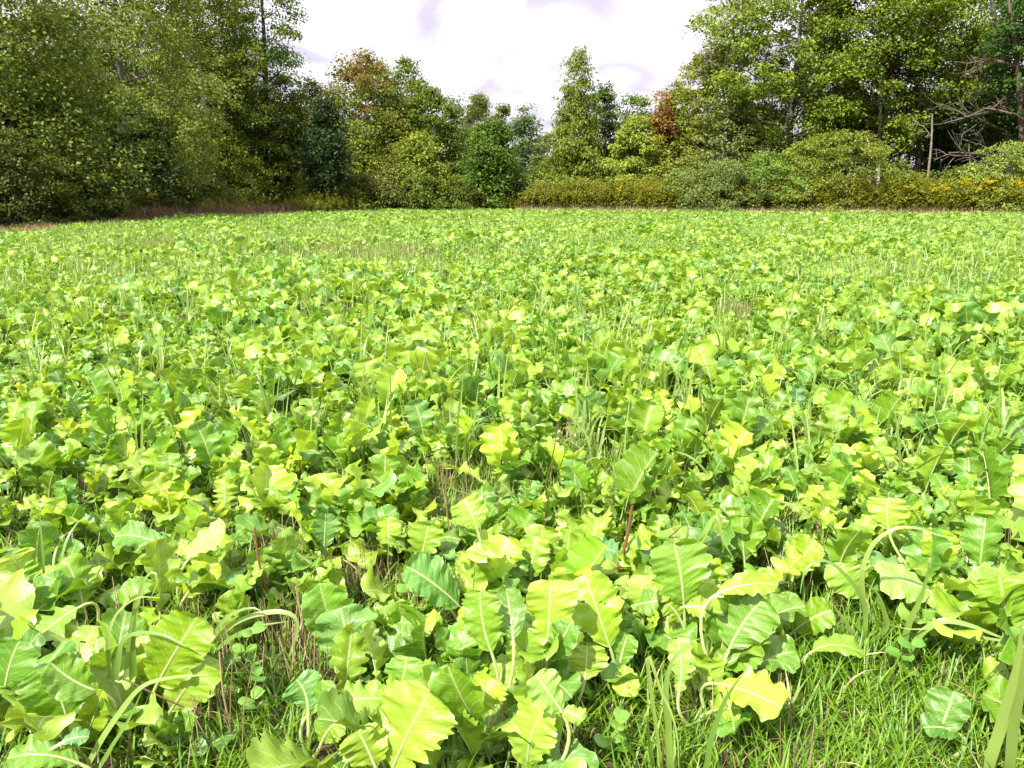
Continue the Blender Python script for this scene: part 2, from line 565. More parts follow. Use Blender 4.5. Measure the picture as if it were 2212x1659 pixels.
def trunk_mesh(name, seed, H, r0, C, limbs=26, stems=1, bend=0.25, twig=True):
    rng = np.random.default_rng(seed + 999)
    g = Geo()
    for s in range(stems):
        base = np.array([0, 0, -0.08]) + (rng.normal(0, 0.18, 3) * np.array([1, 1, 0]) if stems > 1 else 0)
        top = np.array([rng.normal(0, bend), rng.normal(0, bend), H * (0.86 if stems == 1 else 0.55 + 0.3 * rng.random())]) + base * (3 if stems > 1 else 1)
        m1 = base * 0.6 + top * 0.4 + rng.normal(0, bend * 0.5, 3) * np.array([1, 1, 0])
        P = spline([base, m1, base * 0.25 + top * 0.75 + rng.normal(0, bend * 0.4, 3) * np.array([1, 1, 0]), top], 14)
        u = np.linspace(0, 1, 14)
        Rr = r0 * (1 - 0.9 * u) * (1 + 0.35 * np.exp(-u * 22)) / (stems ** 0.4)
        g.add(*tube(P, Rr, 9), tint=0.5)
        pick = rng.permutation(len(C))[:max(4, limbs // stems)]
        for c in C[pick]:
            zb = np.clip(c[2] - 0.45 * np.hypot(c[0], c[1]) - 0.2, H * 0.08, H * 0.84)
            q = np.array([np.interp(zb, P[:, 2], P[:, a_]) for a_ in range(3)])
            rb = np.interp(zb, P[:, 2], Rr) * 0.42
            ctl = q * 0.45 + c * 0.55 + np.array([0, 0, -0.12 * np.linalg.norm(c - q)]) + rng.normal(0, 0.12, 3)
            B = bezier(q, ctl, c, 7)
            g.add(*tube(B, np.linspace(max(rb, 0.012), 0.006, 7), 5), tint=0.5)
            if twig:
                for w in range(2):
                    b0 = B[rng.integers(3, 6)]
                    e = b0 + unit(rng.normal(0, 1, 3) + (c - q) * 0.4) * rng.uniform(0.4, 0.9)
                    g.add(*tube(bezier(b0, (b0 + e) / 2 + rng.normal(0, 0.06, 3), e, 4), np.linspace(0.009, 0.003, 4), 3), tint=0.5)
    return g.mesh(name, [M_BARK])


def off_field(cx, D, clear):              # moves a plant of the wood's edge back until it stands clear of the field
    if cx < 640:
        return max(D, min(clear * FPX / (1106.0 - cx), 62.0))
    if cx > 1600:
        return D + 6.5
    if cx > 1120 and D < 62:
        return D + 3.0
    return D


def tree(label, cx, top, hw, D, color, H0=0.3, prof='edge', n=16000, leaf=0.12, seed=None, name='broadleaf_tree', cat='tree', r0=None, bark=(0.11, 0.095, 0.08), limbs=26, stems=1, group=None, dz=0.0, **kw):
    D = off_field(cx, D, 20.0 if name == 'shrub' else 22.5)
    base = at(cx, 430, D)
    H = at(cx, top, D)[2]
    Rw = hw / FPX * D
    n, leaf = int(n * 1.3), leaf * 1.33
    seed = int(cx * 7 + D * 13 + top) % 100000 if seed is None else seed
    o = thing(name, label, cat, (base[0], D, 0), 0, group)
    cm, C = crown_mesh('crown', seed, H0, H, Rw, prof, n, leaf, **kw)
    c = link('crown', cm, o)
    c.color = (color[0] * 1.24, color[1] * 1.46, color[2] * 1.0, 1)
    t = link('trunk', trunk_mesh('trunk', seed, H, r0 or 0.016 * H + 0.02, C, limbs, stems), o)
    t.color = (*bark, 1)
    return o


def clone(o, loc, rz, scale, label, group, color=None):
    r = o.copy()
    COL.objects.link(r)
    r.location, r.rotation_euler, r.scale = loc, (0, 0, rz), (scale,) * 3
    r['label'] = label
    if group:
        r['group'] = group
    elif 'group' in r:
        del r['group']
    for ch in o.children:
        k = ch.copy()
        COL.objects.link(k)
        k.parent = r
        if color is not None and ch.name.startswith(('crown', 'foliage')):
            k.color = (*color, 1)
    return r


OLIVE, GREEN, DARK, YEL, BLUE, PALE = (0.095, 0.115, 0.022), (0.062, 0.104, 0.016), (0.028, 0.055, 0.014), (0.135, 0.155, 0.020), (0.050, 0.096, 0.044), (0.115, 0.138, 0.036)

# left side, nearest first
tree('tall olive broadleaf tree filling the upper left corner behind brambles', 10, -330, 230, 27.5, PALE, n=38000, leaf=0.125, clump=0.5, H0=0.6, limbs=34)
tree('tall pale leaved tree second from the left corner of the wood', 285, -300, 200, 31.5, PALE, n=36000, leaf=0.125, clump=0.5, H0=1.0, limbs=34)
tree('tall yellowish olive tree between the pale tree and the thin dark tree', 470, -190, 135, 38.5, (0.105, 0.118, 0.022), n=27000, leaf=0.125, clump=0.5, H0=0.7)
tree('tall thin sparse tree with sky showing through beside the open sky', 588, -210, 92, 47.5, GREEN, n=15000, leaf=0.14, clump=0.55, H0=1.2, prof='column', droop=0.8, per=110, inner=0.3, bark=(0.05, 0.045, 0.04))
tree('dark green understorey tree low in the shade of the tall left trees', 130, 120, 110, 25.8, (0.055, 0.082, 0.02), n=15000, leaf=0.115, H0=0.3)
tree('bluish green small leaved tree low among the left trees', 305, 235, 75, 27.5, BLUE, n=9000, leaf=0.11, H0=1.6, prof='round', bark=(0.06, 0.055, 0.05))
tree('yellow green sapling right of the bluish tree at the left wood edge', 440, 265, 70, 35.5, (0.12, 0.135, 0.02), n=9000, leaf=0.12, H0=0.4)
tree('slim mid green sapling before the thin sparse tree', 560, 230, 62, 45.0, (0.085, 0.108, 0.018), n=9000, leaf=0.13, H0=0.3)
tree('dense olive tree left of the small dark tree', 625, 165, 58, 53.0, (0.098, 0.118, 0.02), n=9000, leaf=0.14, H0=0.4)
tree('small very dark green tree with bare lower trunk standing at the left field corner', 712, 205, 36, 53.5, (0.018, 0.034, 0.012), n=8000, leaf=0.13, H0=1.9, prof='edge', clump=0.5, bark=(0.05, 0.045, 0.035), r0=0.1)
tree('tall olive tree rising behind the two pale trees on the left', 400, -240, 120, 60.0, OLIVE, n=22000, leaf=0.14, H0=2.0)
tree('tall dull green tree rising just left of the thin sparse tree', 515, -190, 85, 66.0, (0.085, 0.104, 0.02), n=16000, leaf=0.15, H0=2.0)
tree('yellow olive tree low between the sapling and the thin sparse tree', 530, 120, 70, 58.0, (0.11, 0.125, 0.02), n=11000, leaf=0.14, H0=0.4)
# far end


def red_top(C, rng):
    h = (C[:, 2] - C[:, 2].min()) / np.ptp(C[:, 2])
    front = -C[:, 1] / np.abs(C[:, 1]).max()
    return np.clip((h + 0.12 * front + rng.normal(0, 0.09, len(h)) > 0.88) * 0.6 + (rng.random(len(h)) < 0.05) * 0.5, 0, 1)


tree('big maple whose crown top is turning rusty red', 795, 112, 118, 64.0, (0.098, 0.112, 0.022), n=21000, leaf=0.15, clump=0.5, H0=0.5, autumn=red_top, limbs=30)
tree('yellowish maple crowding the left shoulder of the red topped maple', 685, 168, 66, 66.0, (0.12, 0.128, 0.024), n=11000, leaf=0.15, H0=0.5)
tree('full green maple adjoining the red topped maple on its right', 880, 128, 100, 66.5, (0.088, 0.112, 0.018), n=15000, leaf=0.15, clump=0.46, H0=0.4)
tree('green shoulder tree sloping down right of the full green maple', 940, 195, 74, 64.5, (0.075, 0.105, 0.018), n=9000, leaf=0.15, H0=0.4)
tree('tall olive maple standing behind the red topped maple', 830, 140, 110, 74.0, (0.085, 0.10, 0.022), n=15000, leaf=0.16, H0=1.0)
tree('yellow green sapling standing before the big maples', 905, 292, 52, 59.0, (0.135, 0.148, 0.022), n=9000, leaf=0.145, H0=0.2)
tree('olive sapling directly before the red topped maple', 790, 300, 60, 60.0, (0.105, 0.12, 0.02), n=9000, leaf=0.145, H0=0.2)
tree('low brownish sapling between the dark tree and the yellow green sapling', 848, 345, 42, 58.5, (0.10, 0.095, 0.026), n=6000, leaf=0.14, H0=0.1)
tree('sparse distant tree with a spiky top right of the maples', 985, 212, 36, 86.0, (0.06, 0.082, 0.028), n=4500, leaf=0.19, H0=3.0, clump=0.55, per=60)
tree('distant round topped green tree in the middle of the far wood', 1036, 208, 40, 80.0, (0.065, 0.10, 0.02), n=7000, leaf=0.18, H0=1.0)
tree('dark green tree standing low under the round topped tree', 1012, 282, 42, 70.0, (0.03, 0.062, 0.022), n=7000, leaf=0.16, H0=0.3)
tree('dense green tree with dark foot at the end of the field', 1062, 258, 62, 60.0, (0.06, 0.098, 0.016), n=14000, leaf=0.145, clump=0.42, H0=0.15)
tree('olive distant tree left of the airy pale tree', 1086, 228, 30, 88.0, (0.085, 0.098, 0.022), n=4500, leaf=0.19, H0=2.0)
tree('airy pale tree with sky between its leaves beside the gap', 1131, 234, 34, 82.0, (0.065, 0.095, 0.04), n=3600, leaf=0.18, H0=3.0, clump=0.6, per=60, inner=0.2)
tree('low hazy green tree in the gap at the end of the lane', 1180, 285, 52, 105.0, (0.07, 0.095, 0.03), n=7000, leaf=0.21, H0=0.3)
tree('small green tree filling the foot of the gap', 1165, 340, 40, 78.0, (0.07, 0.10, 0.03), n=5000, leaf=0.17, H0=0.2)
# right of the gap
tree('tall narrow hickory with drooping leaves right of the sky gap', 1243, 100, 36, 58.5, (0.10, 0.122, 0.022), n=8000, leaf=0.20, asp=0.36, prof='column', clump=0.36, per=38, droop=1.1, H0=0.8, inner=0.12)
tree('lower drooping hickory clump at the foot of the tall hickory', 1242, 222, 60, 58.0, (0.105, 0.125, 0.018), n=9000, leaf=0.19, asp=0.38, prof='edge', clump=0.4, per=45, droop=1.0, H0=0.3)
tree('dark round tree just behind the hickory on its right', 1298, 185, 42, 66.0, (0.048, 0.078, 0.018), n=9000, leaf=0.15, H0=1.0)
tree('mid green distant tree between the hickory and the orange tree', 1366, 182, 44, 74.0, (0.07, 0.105, 0.018), n=8500, leaf=0.16, H0=1.0)
tree('small orange red maple peeping between green trees', 1416, 198, 20, 63.5, (0.14, 0.11, 0.03), n=2600, leaf=0.15, H0=3.6, prof='round', autumn=lambda C, rng: np.clip(rng.normal(0.75, 0.25, len(C)), 0, 1))
tree('pale yellow green rounded bushy tree right of the hickory', 1372, 258, 66, 57.5, (0.165, 0.185, 0.042), n=14000, leaf=0.14, H0=0.2, clump=0.38)
tree('tapering yellow olive tree left of the tall right wood', 1520, 100, 118, 61.0, (0.125, 0.132, 0.024), n=24000, leaf=0.145, prof='edge', clump=0.46, H0=0.4)
tree('dull yellow tree between the orange maple and the tapering yellow tree', 1455, 168, 52, 66.0, (0.115, 0.125, 0.024), n=9000, leaf=0.15, H0=0.5)
tree('grey green tree low beside the tapering yellow tree', 1560, 215, 88, 55.5, (0.11, 0.12, 0.05), n=14000, leaf=0.13, H0=0.3)
tree('huge light green tree overhanging the bare branches at right', 1695, -230, 185, 54.0, (0.115, 0.145, 0.020), n=50000, leaf=0.16, clump=0.55, H0=3.0, prof='round', limbs=40, r0=0.3)
tree('huge bright leaved tree over the white trunk', 1885, -240, 170, 52.5, (0.118, 0.148, 0.024), n=42000, leaf=0.15, clump=0.55, H0=4.0, prof='round', limbs=40, r0=0.26, bark=(0.10, 0.05, 0.035))
tree('tall green tree between the white trunk and the leaning tree', 2035, -190, 135, 55.0, (0.09, 0.118, 0.024), n=26000, leaf=0.155, clump=0.52, H0=4.4, prof='round', limbs=30, r0=0.3, bark=(0.085, 0.04, 0.03))
tree('dark leafy tree in the upper right corner', 2215, -170, 115, 46.0, (0.035, 0.068, 0.02), n=20000, leaf=0.15, clump=0.5, H0=5.0, prof='round', r0=0.28, bark=(0.07, 0.05, 0.04))
tree('mid green undergrowth tree filling the shade behind the leaning trunks', 2130, 215, 95, 55.0, (0.07, 0.10, 0.022), n=11000, leaf=0.14, H0=0.3)
tree('dull green undergrowth tree behind the thick red brown trunk', 2010, 240, 70, 57.0, (0.065, 0.095, 0.02), n=9000, leaf=0.14, H0=0.3)
tree('low leafy branch tree shading the trunks at far right', 2120, 190, 70, 50.0, (0.06, 0.09, 0.022), n=5000, leaf=0.14, H0=4.2, prof='round')


# bare trunks, dead branches
def branchy(g, p, d, L, r, depth, rng, kink=0.35):
    n = 6
    P = [np.asarray(p, float)]
    dd = unit(d)
    for s in range(n):
        dd = unit(dd + rng.normal(0, kink / n * 2.0, 3))
        P.append(P[-1] + dd * L / n)
    g.add(*tube(np.array(P), np.linspace(r, r * 0.45, n + 1), 6 if depth > 1 else 4))
    if depth > 0:
        for s in range(rng.integers(3, 6)):
            q = P[rng.integers(2, n + 1)]
            branchy(g, q, unit(dd + rng.normal(0, 0.75, 3)), L * rng.uniform(0.4, 0.65), r * 0.5, depth - 1, rng, kink)


def snag(label, name, cx, D, h, lean, r0, color, seed, branches, blen, cat='tree', base=None):
    rng = np.random.default_rng(seed)
    D = off_field(cx, D, 21.5)
    x = at(cx, 430, D)[0]
    o = thing(name, label, cat, (x, D, 0))
    P = spline([np.array([0, 0, -0.1]), np.array([lean * 0.25, 0.05, h * 0.35]), np.array([lean * 0.62, -0.1, h * 0.7]), np.array([lean, 0, h])], 14)
    g = Geo().add(*tube(P, np.linspace(r0, r0 * 0.4, 14), 10))
    t = link('trunk', g.mesh('trunk', [M_BARK]), o)
    t.color = (*color, 1)
    for (zf, dx, dy, dz) in branches:
        b = Geo()
        q = P[min(13, int(zf * 13))]
        branchy(b, q, (dx, dy, dz), blen, r0 * 0.42, 2, rng)
        l = link('branch', b.mesh('branch', [M_BARK]), o)
        l.color = (*color, 1)
    return o


snag('slender white barked trunk lit against the dark wood', 'birch_tree', 1897, 52.0, 13.0, -1.3, 0.15, (0.55, 0.52, 0.45), 5, [(0.9, 0.6, 0, 0.8), (0.95, -0.6, 0.1, 0.9)], 1.4)
snag('thin forked whitish dead stem left of the white trunk', 'dead_sapling', 1882, 49.0, 5.2, -0.75, 0.07, (0.50, 0.46, 0.38), 6, [(0.55, -0.9, 0, 0.8)], 0.9)
snag('dark reddish trunk behind the white trunk', 'bare_trunk', 1822, 56.0, 10, 0.2, 0.24, (0.075, 0.035, 0.028), 8, [(0.9, 0.6, 0, 0.8)], 1.5)
snag('thick dark red brown trunk right of the big olive shrub', 'bare_trunk', 1980, 51.5, 9, -0.7, 0.27, (0.07, 0.04, 0.032), 9, [(0.9, 0.6, 0, 0.8)], 1.5)
snag('grey thinner trunk touching the thick red brown trunk', 'bare_trunk', 2002, 47.3, 6.5, -0.35, 0.11, (0.20, 0.17, 0.14), 10, [(0.8, -0.6, 0, 0.8)], 1.1)
snag('leaning lichen grey trunk with long bare crooked branches', 'leaning_tree', 2190, 47.0, 14.0, -3.6, 0.25, (0.10, 0.088, 0.068), 21,
     [(0.31, -1, 0.2, 0.12), (0.36, -1, -0.1, 0.05), (0.42, -1, 0.1, 0.3), (0.47, -1, -0.2, 0.1), (0.58, -0.8, 0, 0.3), (0.32, -0.9, -0.2, -0.45), (0.45, 0.6, 0, 0.5)], 3.8)
snag('second leaning trunk close behind the lichen grey one', 'leaning_tree', 2215, 45.0, 13, -3.0, 0.24, (0.12, 0.085, 0.065), 23, [(0.5, -1, 0, 0.5), (0.7, -0.8, 0, 0.5)], 2.4)
snag('bare dead treetop of fine grey twigs against the sky', 'dead_tree', 1588, 57.0, 15.6, -0.6, 0.16, (0.26, 0.23, 0.22), 31, [(0.72, -1, 0.1, 0.3), (0.8, -1, -0.1, 0.5), (0.88, -0.9, 0, 0.3), (0.97, -0.6, 0, 0.8), (0.65, -1, 0, 0.5)], 2.7)
snag('pale dead stem with bark patches low among the left saplings', 'dead_sapling', 505, 40.0, 5.0, -0.35, 0.05, (0.55, 0.50, 0.42), 33, [(0.8, 0.5, 0, 0.8)], 0.8)
snag('grey bare stem fallen slantwise under the leaning tree', 'dead_sapling', 2060, 45.5, 4.4, 3.4, 0.075, (0.26, 0.24, 0.19), 35, [(0.6, 0.6, 0, 0.9), (0.75, 0.7, -0.2, 0.2)], 1.2)
for q, (cx, D, h, r) in enumerate([(2100, 52, 9, 0.16), (2060, 54, 9, 0.12), (1760, 57, 9, 0.2), (1850, 55, 9, 0.18), (2150, 50, 8, 0.12), (1935, 52, 8, 0.12)]):
    o = snag('dim brown trunk standing in the shade of the right wood', 'bare_trunk', cx, D, h, 0.2 * (-1) ** q, r, (0.07, 0.05, 0.04), 50 + q, [(0.9, 0.6, 0, 0.8)], 1.2)
    o['group'] = 'dim trunks inside the right wood'

# shrubs at the foot of the trees
SHRUBS = [
    ('big warm olive shrub before the white trunk', 1815, 282, 128, 46.5, (0.125, 0.138, 0.032), 17000, 0.10),
    ('bright yellow green shrub top left of the big olive shrub', 1745, 300, 70, 47.5, (0.155, 0.180, 0.034), 9000, 0.10),
    ('fresh green bramble shrub before the grey green tree', 1650, 330, 92, 48.0, (0.105, 0.155, 0.042), 12000, 0.10),
    ('grey green shrub at the foot of the tapering yellow tree', 1560, 345, 80, 50.5, (0.115, 0.135, 0.058), 9000, 0.10),
    ('low dull green shrub between the bramble and pale bushy tree', 1480, 365, 60, 53.0, (0.105, 0.13, 0.045), 6500, 0.11),
    ('pale leaved vine shrub at the right margin under the leaning trunks', 2170, 308, 90, 42.8, (0.155, 0.180, 0.062), 12000, 0.10),
    ('low dark green shrub left of the pale vine shrub', 2070, 362, 58, 45.5, (0.075, 0.105, 0.024), 6000, 0.09),
    ('green shrub with yellow tips below the thick red brown trunk', 1945, 372, 60, 46.0, (0.135, 0.150, 0.026), 6500, 0.09),
    ('grey green low shrub at the end corner right of the gap', 1175, 392, 48, 57.0, (0.135, 0.150, 0.05), 5500, 0.10),
    ('olive shrub at the foot of the hickory', 1270, 385, 58, 56.0, (0.115, 0.125, 0.03), 6000, 0.10),
    ('dark shrub between the dense green tree and the gap', 1110, 385, 40, 60.5, (0.035, 0.06, 0.018), 5000, 0.12),
    ('shade darkened bramble at the left picture edge beside the dry strip', 25, 285, 105, 21.8, (0.054, 0.065, 0.013), 10000, 0.085),  # left brambles: the wood's shade is put in by darkening their colours
    ('shade darkened green bramble right of the left edge bramble', 150, 370, 75, 22.8, (0.032, 0.050, 0.012), 8000, 0.085),
    ('olive bramble before the bluish tree', 250, 400, 60, 24.5, (0.054, 0.068, 0.014), 7000, 0.085),
    ('shaded bramble right of the bluish tree', 350, 395, 60, 27.5, (0.036, 0.056, 0.013), 7000, 0.09),
    ('brown green bush above the rust coloured weeds', 440, 380, 62, 32.0, (0.085, 0.098, 0.022), 7500, 0.09),
    ('light olive bush by the pale dead stem', 535, 350, 55, 38.5, (0.115, 0.125, 0.028), 7500, 0.10),
    ('round olive bush left of the small dark tree', 620, 345, 50, 46.0, (0.10, 0.118, 0.026), 7000, 0.11),
    ('yellow green bush behind the small dark tree', 690, 355, 45, 56.0, (0.12, 0.135, 0.022), 6000, 0.12),
    ('low olive bush right of the small dark tree', 775, 372, 40, 55.5, (0.085, 0.098, 0.022), 5500, 0.11),
    ('low brown green bush at the end of the field', 830, 390, 42, 55.8, (0.085, 0.088, 0.025), 5000, 0.11),
    ('rounded green bush below the yellow green sapling', 905, 375, 45, 57.0, (0.088, 0.11, 0.02), 6000, 0.11),
    ('low bush left of the dense green tree', 985, 382, 45, 58.0, (0.085, 0.105, 0.022), 6000, 0.11),
]
for (lb, cx, top, hw, D, colr, n, lf) in SHRUBS:
    tree(lb, cx, top, hw, D, colr, H0=0.05, prof='dome', n=n, leaf=lf, clump=0.24, per=45, stems=5, r0=0.045, limbs=25, name='shrub', cat='shrub', inner=0.45, droop=0.15)

# the wood behind: few shapes, many trees
protos = []
for k, (H, R, lf, n) in enumerate([(13, 3.2, 0.17, 14000), (15, 3.6, 0.18, 15000), (11, 2.8, 0.16, 12000)]):
    o = thing('woodland_tree', 'tall tree of the deep wood', 'tree')
    cm, C = crown_mesh('crown', 700 + k, 0.8, H, R, 'edge', n, lf, clump=0.6)
    link('crown', cm, o).color = (*GREEN, 1)
    link('trunk', trunk_mesh('trunk', 700 + k, H, 0.2, C, 16), o).color = (0.06, 0.05, 0.04, 1)
    protos.append(o)
rng = np.random.default_rng(42)
back = []
for y in np.arange(26, 66, 4.6):
    for k in range(3):
        back.append((-27.0 - k * 4.2 + rng.normal(0, 0.7), y + rng.normal(0, 0.9), 'left'))
for x in np.arange(-24, -1, 4.2):
    for k in range(2):
        back.append((x + rng.normal(0, 0.8), 70 + k * 6 + rng.normal(0, 1), 'far'))
for x in np.arange(13, 50, 4.4):
    for k in range(2):
        back.append((x + rng.normal(0, 0.8), 70.5 - 0.35 * (x - 13) + k * 6 + rng.normal(0, 1), 'right'))
for x in np.arange(-30, 40, 6.5):
    back.append((x + rng.normal(0, 1), 118 + rng.normal(0, 3), 'distant'))
words = {
    'left': ('tree of the dim wood behind the tall left edge trees', 'trees behind the left edge'),
    'far': ('tree of the wood behind the maples at the field end', 'trees behind the maples'),
    'right': ('tree of the wood behind the right edge trees', 'trees behind the right edge'),
    'distant': ('small far tree closing the gap at the end of the lane', 'far trees across the gap'),
}
used = set()
for q, (x, y, wh) in enumerate(back):
    k = q % 3
    sc = rng.uniform(0.8, 1.02)
    if wh == 'far':
        sc *= 0.72
    if wh == 'right' and x < 18:
        sc *= 0.7
    if wh == 'distant':
        sc *= 0.62
    colr = tuple(np.array([GREEN, OLIVE, (0.07, 0.09, 0.022)][q % 3]) * rng.uniform(0.7, 1.1))
    if k not in used:
        used.add(k)
        o = protos[k]
        o.location, o.rotation_euler, o.scale = (x, y, 0), (0, 0, rng.uniform(0, 6.28)), (sc,) * 3
        o['label'], o['group'] = words[wh]
        o.children[0].color = (*colr, 1)
    else:
        clone(protos[k], (x, y, 0), rng.uniform(0, 6.28), sc, words[wh][0], words[wh][1], colr)


# ------------------------------------------------------------------ brassica leaves
def blade_geo(rng, C, Nn, W, nl=3, lob=0.25, tooth=0.12, fold=0.25, wave=0.10, cup=0.0, obov=0.62, twist=0.0, holes=0, base_w=0.06, notch=None, nW=4):
    """a toothed, lobed leaf blade laid along the centre line C with upper side towards Nn; W is the full width"""
    n = len(C) - 1
    T, _, _ = frames(C)
    Nn = unit(Nn - T * np.sum(Nn * T, 1, keepdims=True))
    X = np.cross(T, Nn)
    t = np.linspace(0, 1, n + 1)
    b = 0.42
    a = b * obov / (1 - obov)
    w0 = t ** a * (1 - t) ** b
    w0 = w0 / w0.max()
    w0 = np.maximum(w0, base_w * (t < 0.5))
    L = np.sum(np.linalg.norm(np.diff(C, axis=0), axis=1))
    V = np.zeros((n + 1, 2 * nW + 1, 3))
    uv = np.zeros((n + 1, 2 * nW + 1, 2))
    tw = twist * (t - 0.3)
    X2 = X * np.cos(tw)[:, None] + Nn * np.sin(tw)[:, None]
    N2 = np.cross(X2, T)
    crp = rng.random(6) * 6.28
    crf = rng.uniform(0.75, 1.3, 3)
    for side in (-1, 1):
        ph = rng.random() * 6.28
        lobes = 1 - lob * np.clip(1.25 - 1.35 * t, 0, 1) * (0.5 + 0.5 * np.cos(2 * math.pi * (t * nl * 1.9 + rng.random())))
        nt_ = rng.integers(8, 14)
        st = np.cumsum(rng.uniform(0.6, 1.4, nt_ + 2))
        st = st / st[-2]
        k = np.searchsorted(st, t)
        lo = np.where(k > 0, st[np.maximum(k - 1, 0)], 0)
        fr = (t - lo) / (st[np.minimum(k, nt_ + 1)] - lo + 1e-9)
        amp = rng.uniform(0.5, 1.3, nt_ + 3)[k]
        n2_ = rng.uniform(3.5, 6.5)
        teeth = 1 + tooth * 0.8 * amp * (fr ** 1.2 - 0.55) + (0.05 + 0.35 * tooth) * (np.abs(np.sin(math.pi * t * n2_ + ph)) - 0.64) + 0.05 * np.sin(t * 9 + 2 * ph)
        if notch is not None and notch[0] == side:
            lobes = lobes * (1 - notch[2] * np.exp(-((t - notch[1]) / 0.055) ** 2))
        w = 0.58 * W * w0 * lobes * teeth * rng.uniform(0.88, 1.12)
        for j in range(0, nW + 1):
            v = j / nW
            if j == 0 and side == 1:
                continue
            rip = wave * W * v ** 1.8 * (np.sin(2 * math.pi * t * 1.7 + ph) * 0.75 + np.sin(2 * math.pi * t * 4.1 + 2 * ph) * 0.45) * np.minimum(1, 4 * t)
            bul = 0.003 * W * np.sin(2 * math.pi * (t * 7.5 - v * 1.7) + 1.5 * np.sin(9 * t + ph)) * (v > 0.1) * (v < 0.95)
            cr = 0.020 * W * v * (np.sin(31 * crf[0] * t + 5.2 * side * v + crp[0]) + 0.8 * np.sin(47 * crf[1] * t - 7.5 * side * v + crp[1]) + 0.9 * np.sin(17 * crf[2] * t + 3.1 * side * v + crp[2]))
            h = w * v * math.sin(fold) + rip + bul + cr + cup * w * v * v
            off = X2 * (side * w * v * math.cos(fold))[:, None] + N2 * h[:, None] + T * (0.16 * w * v ** 1.4)[:, None]
            V[:, nW + side * j] = C + off
            uv[:, nW + side * j, 0] = side * v
            uv[:, nW + side * j, 1] = t
    m = 2 * nW + 1
    i, j = np.meshgrid(np.arange(n), np.arange(m - 1), indexing='ij')
    q = i * m + j
    F = np.stack([q, q + 1, q + m + 1, q + m], -1)
    keep = np.ones((n, m - 1), bool)
    for _ in range(holes):
        hi, hj = rng.integers(int(n * 0.3), int(n * 0.8)), rng.integers(0, m - 1)
        keep[hi:hi + rng.integers(1, 3), hj:hj + rng.integers(1, 2)] = False
    return V.reshape(-1, 3), F[keep].reshape(-1, 4), uv.reshape(-1, 2)


def rib_geo(Cp, C, Nn, r0, r1=0.0008, sides=6):
    """petiole Cp (may be None) continued as the midrib along C"""
    if Cp is None:
        P, Nq = C, Nn
    else:
        P = np.concatenate([Cp[:-1], C])
        Nq = np.concatenate([np.zeros((len(Cp) - 1, 3)), np.broadcast_to(Nn, C.shape)])
    u = np.linspace(0, 1, len(P))
    R = r0 * (1 - u) ** 0.8 + r1
    return tube(P - Nq * (R * 0.35)[:, None], R, sides)


def arch_line(Lt, phi0, phi1, n, p=1.5):
    u = (np.arange(n) + 0.5) / n
    ph = phi0 + (phi1 - phi0) * u ** p
    d = Lt / n
    y = np.concatenate([[0], np.cumsum(np.sin(ph) * d)])
    z = np.concatenate([[0], np.cumsum(np.cos(ph) * d)])
    un = np.linspace(0, 1, n + 1)
    pn = phi0 + (phi1 - phi0) * un ** p
    C = np.stack([np.zeros(n + 1), y, z], -1)
    Nn = np.stack([np.zeros(n + 1), -np.cos(pn), np.sin(pn)], -1)
    return C, Nn


def leaf_shape(seed, n=30, kind=0):
    """a leaf in its own frame: petiole at the origin, leaning towards +Y; returns blade and rib geometry"""
    rng = np.random.default_rng(seed)
    L = rng.uniform(0.17, 0.25)
    W = L * rng.uniform(0.54, 0.84)
    Lp = L * rng.uniform(0.35, 0.7)
    if kind == 0:                         # inner, upright
        p0, p1 = rng.uniform(0.02, 0.3), rng.uniform(0.25, 0.95)
    elif kind == 1:                       # leaning out and arching over
        p0, p1 = rng.uniform(0.25, 0.6), rng.uniform(1.2, 1.9)
    else:                                 # outer, flat to hanging
        p0, p1 = rng.uniform(0.5, 0.9), rng.uniform(1.6, 2.3)
    C, Nn = arch_line(L + Lp, p0, p1, n + n // 2, rng.uniform(1.2, 2.4))
    sx = rng.normal(0, 0.05)
    C[:, 0] += sx * np.linspace(0, 1, len(C)) ** 2
    k = int(len(C) * Lp / (L + Lp) * 0.92)
    idx = np.linspace(k, len(C) - 1, n + 1)
    cb = np.stack([np.interp(idx, np.arange(len(C)), C[:, q]) for q in range(3)], -1)
    nb = unit(np.stack([np.interp(idx, np.arange(len(C)), Nn[:, q]) for q in range(3)], -1))
    B = blade_geo(rng, cb, nb, W, nl=rng.integers(2, 5), lob=rng.choice([0.1, 0.35, 0.6, 0.8]), tooth=rng.uniform(0.08, 0.26), fold=rng.uniform(0.05, 0.6),
                  wave=rng.uniform(0.08, 0.24), cup=rng.uniform(-0.45, 0.3), obov=rng.uniform(0.52, 0.66), twist=rng.normal(0, 0.5), holes=int(rng.random() < 0.4) * 2)
    R = rib_geo(C[:k + 1:3] if k > 6 else C[:k + 1:2], cb[::3], nb[::3], rng.uniform(0.0035, 0.005))
    return B, R


def leaf_meshes(seed, kind, n=30):
    (V, F, uv), (RV, RF) = leaf_shape(seed, n, kind)
    tint = (seed * 0.377) % 1.0
    b = mk_mesh('leaf', V, F, [M_BRAS], uv, {'tint': np.full(len(V), tint)}, True)
    r = mk_mesh('midrib', RV, RF, [M_RIB], None, {'tint': np.full(len(RV), tint)}, True)
    return b, r


LEAF = {k: [leaf_meshes(100 * k + s, k, 46) for s in range(16)] for k in range(3)}


def add_leaf(root, kind, rng, az, scale, tilt=0.0, rib=True, base=(0, 0, 0)):
    b, r = LEAF[kind][rng.integers(0, len(LEAF[kind]))]
    o = link('leaf', b, root, base, (tilt, 0, az), scale)
    if rib:
        link('midrib', r, o)
    return o


